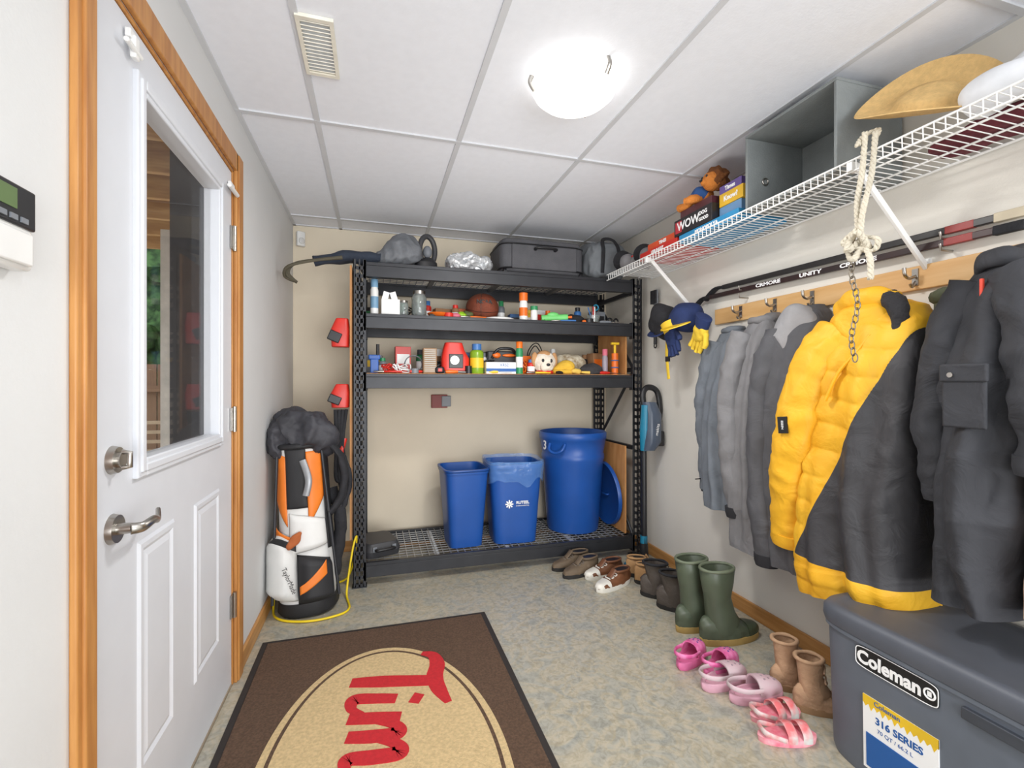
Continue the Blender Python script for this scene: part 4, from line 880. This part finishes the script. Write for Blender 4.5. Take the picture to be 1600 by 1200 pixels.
b=B(); b.ell((-.01,.045,.055),(.053,.045,.045),sub=4); b.disp(.006,30,zmin=.012); b.out('shirt',m('shirtb',(50,90,150),.9),t)
b=B(); b.ell((-.01,-.035,.095),(.05,.045,.048),sub=4); b.ell((-.05,-.03,.085),(.022,.02,.018)); b.out('head',po,t)
b=B(); b.ell((.012,-.045,.105),(.05,.055,.055),sub=4); b.disp(.02,40); b.out('mane',m('mane',(126,76,38),.95,bump=.9,bscale=90),t)
b=B(); b.ell((-.074,-.03,.09),(.007,.009,.006)); b.out('nose',blk,t)
for y_ in (-.048,-.015): b=B(); b.ell((-.053,y_,.11),(.006,.006,.008)); b.out('eye',blk,t)
for k,(x,y,rz) in enumerate(((1.62,2.74,.3),(1.66,2.56,.1))):
    t=thing('hockey_glove','grey and black padded hockey glove lying on wire shelf','glove',(x,y,ST),rz,group='hockey gloves on the shelf')
    b=B(); 
    for j in range(4): b.tube(cr([(-.03+j*.03,-.02,.03),(-.03+j*.03,-.06,.07),(-.03+j*.03,-.08,.05)],5),.018,12)
    b.tube(cr([(.06,0,.03),(.09,-.04,.04),(.08,-.07,.03)],4),.02,10); b.ell((0,.01,.06),(.075,.05,.055),.8); b.out('padding',m('padgrey',(126,124,126),.8) ,t)
    b=B(); b.tube([(0,.03,.07),(0,.08,.09)],[(.055,.07),(.065,.08)],20); b.out('cuff',blkfab,t)
    for j in range(4): b=B(); b.ell((-.03+j*.03,-.05,.084),(.012,.022,.008)); b.out('finger_pad',redp if k==0 else blk,t)
t=thing('sun_hat','wide plain tan straw hat leaning on the shelf','hat',(1.64,1.03,ST+.12),rot=(.45,-.80,0))
st=m('straw',(214,178,118),.8,var=.08,scale=60,bump=.3,bscale=200)
b=B(); rings=[]
for rr,zz in ((.0,.045),(.05,.043),(.075,.036),(.085,.018),(.095,.010),(.13,.006),(.188,.016),(.191,.012),(.13,.001),(.09,.005),(.08,.012),(.068,.03),(.0,.037)):
    rings.append([Vector((rr*math.cos(a)*.75,rr*math.sin(a)*1.0,zz+.05*(math.cos(a)**2)*(rr/.18)**2)) for a in [2*pi*i/48 for i in range(48)]])
b.loft(rings); b.out('hat_body',st,t)
wm=m('white_vinyl',(222,224,228),.5,bump=.2,bscale=12,bdist=.02)
t=thing('white_bundle','rolled white vinyl bundle with grey end on shelf','bundle',(1.60,.78,ST))
b=B(); b.tube(cr([(.02,.12,.05),(-.0,.04,.055),(.02,-.06,.06),(.04,-.2,.07)],14),lambda k:.048+.006*math.sin(k*9),28); b.disp(.012,6,zmin=0); b.out('rolled_vinyl',wm,t)
b=B(); b.torus((.02,.12,.05),.038,.008,Matrix.Rotation(pi/2,3,'X')); b.out('end_ring',grayp,t)
t=thing('white_bundle','folded white vinyl bundle with straps on shelf','bundle',(1.74,.66,ST))
b=B(); b.tube(cr([(.0,.18,.10),(-.02,.08,.14),(-.04,-.02,.18),(-.02,-.2,.20)],14),lambda k:(.062+.010*math.sin(k*6),.072),28); b.disp(.02,6); b.disp(.006,14,ridge=True); b.out('rolled_vinyl',wm,t)
for k in (0,1): B().tube(cr([(-.085,.08-k*.12,.10+k*.03),(-.10,.07-k*.12,.18+k*.03),(-.03,.06-k*.12,.24+k*.03),(.04,.06-k*.12,.2+k*.03)],6),(.004,.014),8).out('strap',grayp,t)
t=thing('folded_clothing','maroon folded clothing on the wire shelf','clothing',(1.78,1.02,ST)); b=B(); b.ell((0,-.1,.022),(.07,.18,.022),.7,sub=4); b.disp(.02,12,zmin=0); b.out('cloth',m('maroon',(104,44,54),.9,bump=.3),t)

# ================================================================ COOLER
t=thing('cooler','large slate grey hard cooler on the floor beside wall','cooler',(1.635,.835,0))
cb=m('cooler_body',(97,104,115),.5,var=.04); cl=m('cooler_lid',(82,86,95),.5,var=.05)
b=B(); b.loft([sring(0,0,.195,.375,0,72,.28),sring(0,0,.2,.38,.02,72,.28),sring(0,0,.208,.392,.405,72,.28),sring(0,0,.214,.40,.408,72,.28),sring(0,0,.214,.40,.420,72,.28)]); b.out('cooler_tub',cb,t)
b=B(); b.loft([sring(0,0,.216,.402,.422,72,.28),sring(0,0,.219,.406,.437,72,.28),sring(0,0,.218,.405,.465,72,.28),sring(0,0,.208,.395,.480,72,.28),sring(0,0,.185,.37,.482,72,.28),sring(0,0,.175,.36,.476,72,.28)]); b.out('lid',cl,t)
b=B(); b.box((-.212,-.1,.375),(.016,.16,.03)); b.out('latch',m('cooler_dk',(60,64,72),.5),t,bevel=.003)
b=B(); b.tube(cr([(-.03,.402,.36),(-.03,.43,.33),(.03,.43,.33),(.03,.402,.36)],4),.01); b.out('handle',m('cooler_dk',(1,1,1)),t,bevel=.003)
PY=.145; PZ=.370
b=B(); b.loft([[Vector((x,PY+.1125*sp(math.cos(2*pi*i/40),.3),PZ+.033*sp(math.sin(2*pi*i/40),.3))) for i in range(40)] for x in (-.2045,-.2095)]); b.out('name_plate',inkb,t,smooth=False)
b=B(); pts=[(-.2098,PY+.1105*sp(math.cos(2*pi*i/40),.3),PZ+.031*sp(math.sin(2*pi*i/40),.3)) for i in range(40)]; b.tube(pts,.0014,6,closed=True); b.out('plate_border',inkw,t)
text(t,'Coleman',.052,(-.2100,PY+.018,PZ-.002),'L',inkw,off=.0018,sx=.93)
b=B(); b.torus((-.2098,PY-.09,PZ),.013,.0025,Matrix.Rotation(pi/2,3,'Y')); b.box((-.2098,PY-.09,PZ),(.002,.010,.014)); b.out('lantern_emblem',inkw,t)
B().box((-.2045,PY-.01,.150),(.004,.20,.22),Matrix.Rotation(-.02,4,'Y')).out('paper_label',inkw,t,smooth=False)
B().box((-.2072,PY-.01,.248),(.003,.20,.024),Matrix.Rotation(-.02,4,'Y')).out('label_header',yellowp,t,smooth=False)
b=B()
for i in range(12):
    y=PY-.10+i*.0165; b.loft([[Vector((-.2085,y-.008,.237)),Vector((-.2085,y+.008,.237)),Vector((-.2085,y,.221+.006*(i%2)))],[Vector((-.2063,y-.008,.237)),Vector((-.2063,y+.008,.237)),Vector((-.2063,y,.221+.006*(i%2)))]])
b.out('printed_border',yellowp,t,smooth=False)
text(t,'Coleman',.020,(-.2092,PY+.02,.249),'L',inkblue); text(t,'316 SERIES',.028,(-.2077,PY-.01,.200),'L',inkblue,off=.0008); text(t,'70 QT / 66.2 L',.016,(-.2070,PY,.172),'L',inkblue)
B().box((-.2062,PY-.01,.10),(.003,.18,.10),Matrix.Rotation(-.02,4,'Y')).out('blue_panel',inkblue,t,smooth=False)

# ================================================================ FOOTWEAR
HP=[(0,.78),(.08,1.0),(.36,.95),(.55,.66),(.8,.45),(.95,.36),(1,.22)]
def wof(tt,W): return W/2*max(.02,math.sin(pi*min(max(tt,.012),.988)))**.38*(.84+.18*min(1,tt*1.4))
def footprint(L,W,z,s=1,n=40):
    r=[]
    for i in range(n):
        a=2*pi*i/n; tt=.5+.5*math.cos(a); w=wof(tt,W); r.append(Vector((L*(tt-.5)*s,math.copysign(w,math.sin(a))*min(1,abs(math.sin(a))*2.2)*s,z)))
    return r
def shoe(name,lb,loc,rz,L,W,Hh,mu_,ms,ml=None,shaft=0,grp=None,sole=.025,toe=None,cat='shoe',cuff=None,flare=1.0):
    t=thing(name,lb,cat,loc,rz,group=grp)
    b=B(); b.loft([footprint(L,W,0,.97),footprint(L,W,sole*.3,1.0),footprint(L,W,sole,1.0)]); b.out('sole',ms,t)
    hh=Hh-sole; b=B(); rings=[]
    for j in range(33):
        tt=j/32; w=wof(tt,W)*.97; h=interp(HP,tt)[0]*hh; ring=[]
        for i in range(28):
            a=pi*i/27; ring.append(Vector((L*(tt-.5)*.97,w*sp(math.cos(a),.7),sole-.002+h*sp(math.sin(a),.8))))
        rings.append(ring)
    b.loft(rings)
    cx=-L*.20; rx=L*.22; ry=W*.40
    if shaft:
        zs=[(Hh*.35,1.05,.02),(Hh*.8,1.12,.022),(Hh*1.1,.98,.01),(Hh+(shaft-Hh)*.35,.90,.0),(Hh+(shaft-Hh)*.7,.97*flare,-.003),(shaft,1.04*flare,-.005),(shaft+.003,.99*flare,-.005),(shaft,.93*flare,-.005),(Hh,.8,0),(Hh*.6,.7,0)]
        b.loft([sring(cx+dx*L/.28,0,rx*s,ry*1.05*s,z,36,.9) for k,(z,s,dx) in enumerate(zs)])
    b.disp(.005,14,seed=L*50); b.disp(.004,30,(1,1,1.5),seed=L*30,ridge=True); b.out('upper',mu_,t)
    if toe:
        b=B(); rings=[]
        for j in range(10):
            tt=.72+.28*j/9; w=wof(tt,W)*.99; h=interp(HP,tt)[0]*hh*1.05
            rings.append([Vector((L*(tt-.5)*.985,w*sp(math.cos(pi*i/23),.7),sole+h*sp(math.sin(pi*i/23),.8))) for i in range(24)])
        b.loft(rings); b.out('toe_cap',toe,t)
    if shaft:
        if cuff:
            b=B(); b.torus((cx-.005,0,shaft),rx*1.03*flare,.007,sy=ry*1.05/rx); b.disp(.003,30); b.out('top_cuff',cuff,t)
        B().loft([sring(cx,0,rx*.8,ry*.85,Hh*.9,24),sring(cx,0,rx*.8,ry*.85,Hh*.92,24)]).out('lining',blk,t)
    else:
        b=B(); b.torus((cx-.01,0,Hh*.985),rx*.98,.007,sy=ry*.85/(rx*.98)); b.out('collar',cuff or mu_,t)
        b=B(); b.loft([sring(cx-.01,0,rx*.94,ry*.8,Hh*.9,24),sring(cx-.01,0,rx*.94,ry*.8,Hh*.99,24)]); b.out('lining',blk,t)
        b=B(); b.tube(cr([(L*.14,0,sole+hh*.60),(L*.05,0,sole+hh*.88),(-L*.02,0,Hh*1.12)],5),(.006,W*.2),12,up=(0,0,1)); b.out('tongue',mu_,t)
    if ml:
        b=B(); pts=[]
        for k in range(6):
            tt=.42+k*.05; h=interp(HP,tt)[0]*hh; w=wof(tt,W)*.42*(1 if k%2 else -1)
            pts+= [(L*(tt-.5),-w,sole+h*.97),(L*(tt-.5)+.004,0,sole+h*1.06),(L*(tt-.5),w,sole+h*.97)]
        if shaft:
            pts=pts[::-1]
            for k in range(5):
                z=Hh+(shaft-Hh)*(.05+.2*k); w=.024*(1 if k%2 else -1)
                xx=cx+rx*(1.12-.16*min(1,k/2)); pts+= [(xx-.006,-w,z),(xx+.006,0,z+.006),(xx-.006,w,z+.01)]
        b.tube(cr(pts,3),.0035,6); b.out('laces',ml,t)
    return t
lw=m('lace_white',(220,214,204),.9); lbk=m('lace_black',(110,100,90),.9)
gsw=m('golf_shoe_white',(222,218,208),.45)
s=shoe('golf_shoe','brown and white leather saddle golf shoe on floor',(1.36,2.50,0),math.radians(200),.29,.10,.09,brownl,gsw,lw,grp='golf shoes on the floor',toe=gsw)
copy_thing(s,(1.38,2.66,0),math.radians(192))
s=shoe('casual_shoe','worn brown leather shoe near the rack',(1.25,2.72,0),math.radians(195),.28,.10,.10,m('brown2',(104,88,70),.7),rubber,lbk,grp='brown shoes by the rack')
copy_thing(s,(1.23,2.835,0),math.radians(188))
s=shoe('casual_shoe','tan suede shoe facing the wall',(1.62,2.45,0),math.radians(-30),.26,.095,.12,tanl,rubber,lbk,grp='tan shoes along the wall')
copy_thing(s,(1.63,2.57,0),math.radians(-25))
s=shoe('ankle_boot','dark brown lace-up leather ankle boot',(1.58,2.13,0),math.radians(-35),.29,.11,.12,m('bootblk',(76,68,62),.55,bump=.3),rubber,lbk,shaft=.19,grp='dark ankle boots',cat='boot',cuff=blkfab)
copy_thing(s,(1.58,2.29,0),math.radians(-30))
grn=m('rubber_green',(78,87,70),.42,var=.08)
s=shoe('rubber_boot','olive green rubber boot with pale sole',(1.60,1.83,0),math.radians(0),.32,.12,.13,grn,m('boot_sole',(176,148,88),.6),None,shaft=.345,grp='green rubber boots',toe=m('toe_green',(64,75,56),.45),cat='boot',cuff=m('cuff_green',(100,108,88),.6),sole=.03,flare=1.14)
copy_thing(s,(1.56,1.965,0),math.radians(4))
tsu=m('tan_suede',(182,147,116),.85,bump=.4)
s=shoe('ankle_boot','tan suede child boot beside the cooler',(1.60,1.465,0),math.radians(-18),.20,.09,.095,tsu,m('tansole',(160,126,92),.8),m('lace_tan',(214,180,150),.8),shaft=.19,grp='tan child boots',cat='boot',cuff=tsu)
copy_thing(s,(1.58,1.335,0),math.radians(-25))
def clog(lb,loc,rz,L,W,mc,mc2,grp,dots=None):
    t=thing('foam_clog',lb,'clog',loc,rz,group=grp)
    b=B(); b.loft([footprint(L,W,0,.95),footprint(L,W,.012,1.02),footprint(L,W,.03,1.02),footprint(L,W,.034,.98),footprint(L,W,.032,.85),footprint(L,W,.02,.8)]); b.out('sole',mc2,t)
    b=B(); rings=[]
    for th,flip in ((1.0,0),(.9,1)):
        rr=[]
        for j in range(16):
            tt=.45+.535*j/15; w=wof(tt,W)*th*1.0; h=interp([(0.4,.062),(.6,.058),(.8,.048),(.93,.034),(1,.012)],tt)[0]*th
            rr.append([Vector((L*(tt-.5)*(1 if th==1 else .96),w*sp(math.cos(pi*i/23),.75),.028+h*sp(math.sin(pi*i/23),.8))) for i in range(24)])
        rings+=rr if not flip else rr[::-1]
    b.loft(rings[:16][::-1]+rings[16:][::-1],open_ring=True); b.out('upper',mc,t)
    b=B(); b.tube(cr([(-.0,-W*.47,.055),(-L*.3,-W*.46,.06),(-L*.49,-W*.2,.065),(-L*.49,W*.2,.065),(-L*.3,W*.46,.06),(0,W*.47,.055)],6),(.009,.004),8); b.out('heel_strap',mc,t)
    b=B()
    for (tt,yy) in ((.6,-.4),(.6,0),(.6,.4),(.7,-.25),(.7,.25),(.8,-.35),(.8,0),(.8,.35),(.88,0)):
        h=interp([(0.4,.062),(.6,.058),(.8,.048),(.93,.034),(1,.012)],tt)[0]; w=wof(tt,W)
        b.ell((L*(tt-.5),w*yy,.028+h*max(.1,(1-abs(yy)**2.6))**.4-.002),(.006,.006,.004),sub=1)
    b.out('vent_holes',dots or blk,t)
    return t
pk=m('clog_pink',(214,84,146),.5,col2=(232,142,188),scale=30); pk2=m('clog_pink_sole',(224,114,164),.6)
s=clog('bright pink foam clog with patterned top',(1.315,1.73,0),math.radians(25),.20,.085,pk,pk2,'pink clogs on the floor',m('dotspurple',(90,60,130),.6))
copy_thing(s,(1.395,1.64,0),math.radians(15))
gk_=m('clog_grey',(196,180,182),.7,col2=(212,174,186),scale=10)
s=clog('pale grey and pink foam clog',(1.34,1.56,0),math.radians(5),.22,.09,gk_,m('clog_grey_sole',(216,166,182),.7),'grey-pink clogs on the floor',m('dotsgrey',(150,130,138),.6))
copy_thing(s,(1.395,1.455,0),math.radians(-5))
def sandal(lb,loc,rz,grp):
    t=thing('slide_sandal',lb,'sandal',loc,rz,group=grp); L,W_=.20,.08
    b=B(); b.loft([footprint(L,W_,0,.96),footprint(L,W_,.02,1.0),footprint(L,W_,.022,.95)]); b.out('sole',m('sandal_pink',(226,110,132),.6,col2=(236,168,176),scale=30),t)
    for x in (.0,.05):
        b=B(); b.tube(cr([(x,-W_*.47,.012),(x,-W_*.42,.04),(x,0,.058),(x,W_*.42,.04),(x,W_*.47,.012)],6),(.003,.016),8,up=(0,0,1)); b.out('strap',m('strap_coral',(224,112,116),.5,col2=(204,204,200),scale=25),t)
    b=B(); b.tube(cr([(-.02,-W_*.45,.02),(-.08,-W_*.35,.04),(-.09,0,.045),(-.08,W_*.35,.04),(-.02,W_*.45,.02)],6),(.008,.003),8); b.out('heel_strap',m('strap_coral',(1,1,1)),t)
    return t
s=sandal('coral pink child sandal with straps',(1.385,1.355,0),math.radians(-5),'pink sandals on the floor')
copy_thing(s,(1.335,1.258,0),math.radians(-15))

# ================================================================ WORLD / CAMERA
w=bpy.data.worlds.new('World'); bpy.context.scene.world=w; w.use_nodes=True
bg=w.node_tree.nodes['Background']; bg.inputs[0].default_value=(.94,.97,1,1); bg.inputs[1].default_value=1.4
cam=bpy.data.cameras.new('Camera'); cam.sensor_width=36; cam.lens=733/1600*36; cam.clip_start=.02
co=bpy.data.objects.new('Camera',cam); C.objects.link(co); co.location=(0,0,1.2); co.rotation_euler=(pi/2,0,-math.atan(215/733))
bpy.context.scene.camera=co
try: bpy.context.scene.view_settings.view_transform='Standard'
except Exception: pass
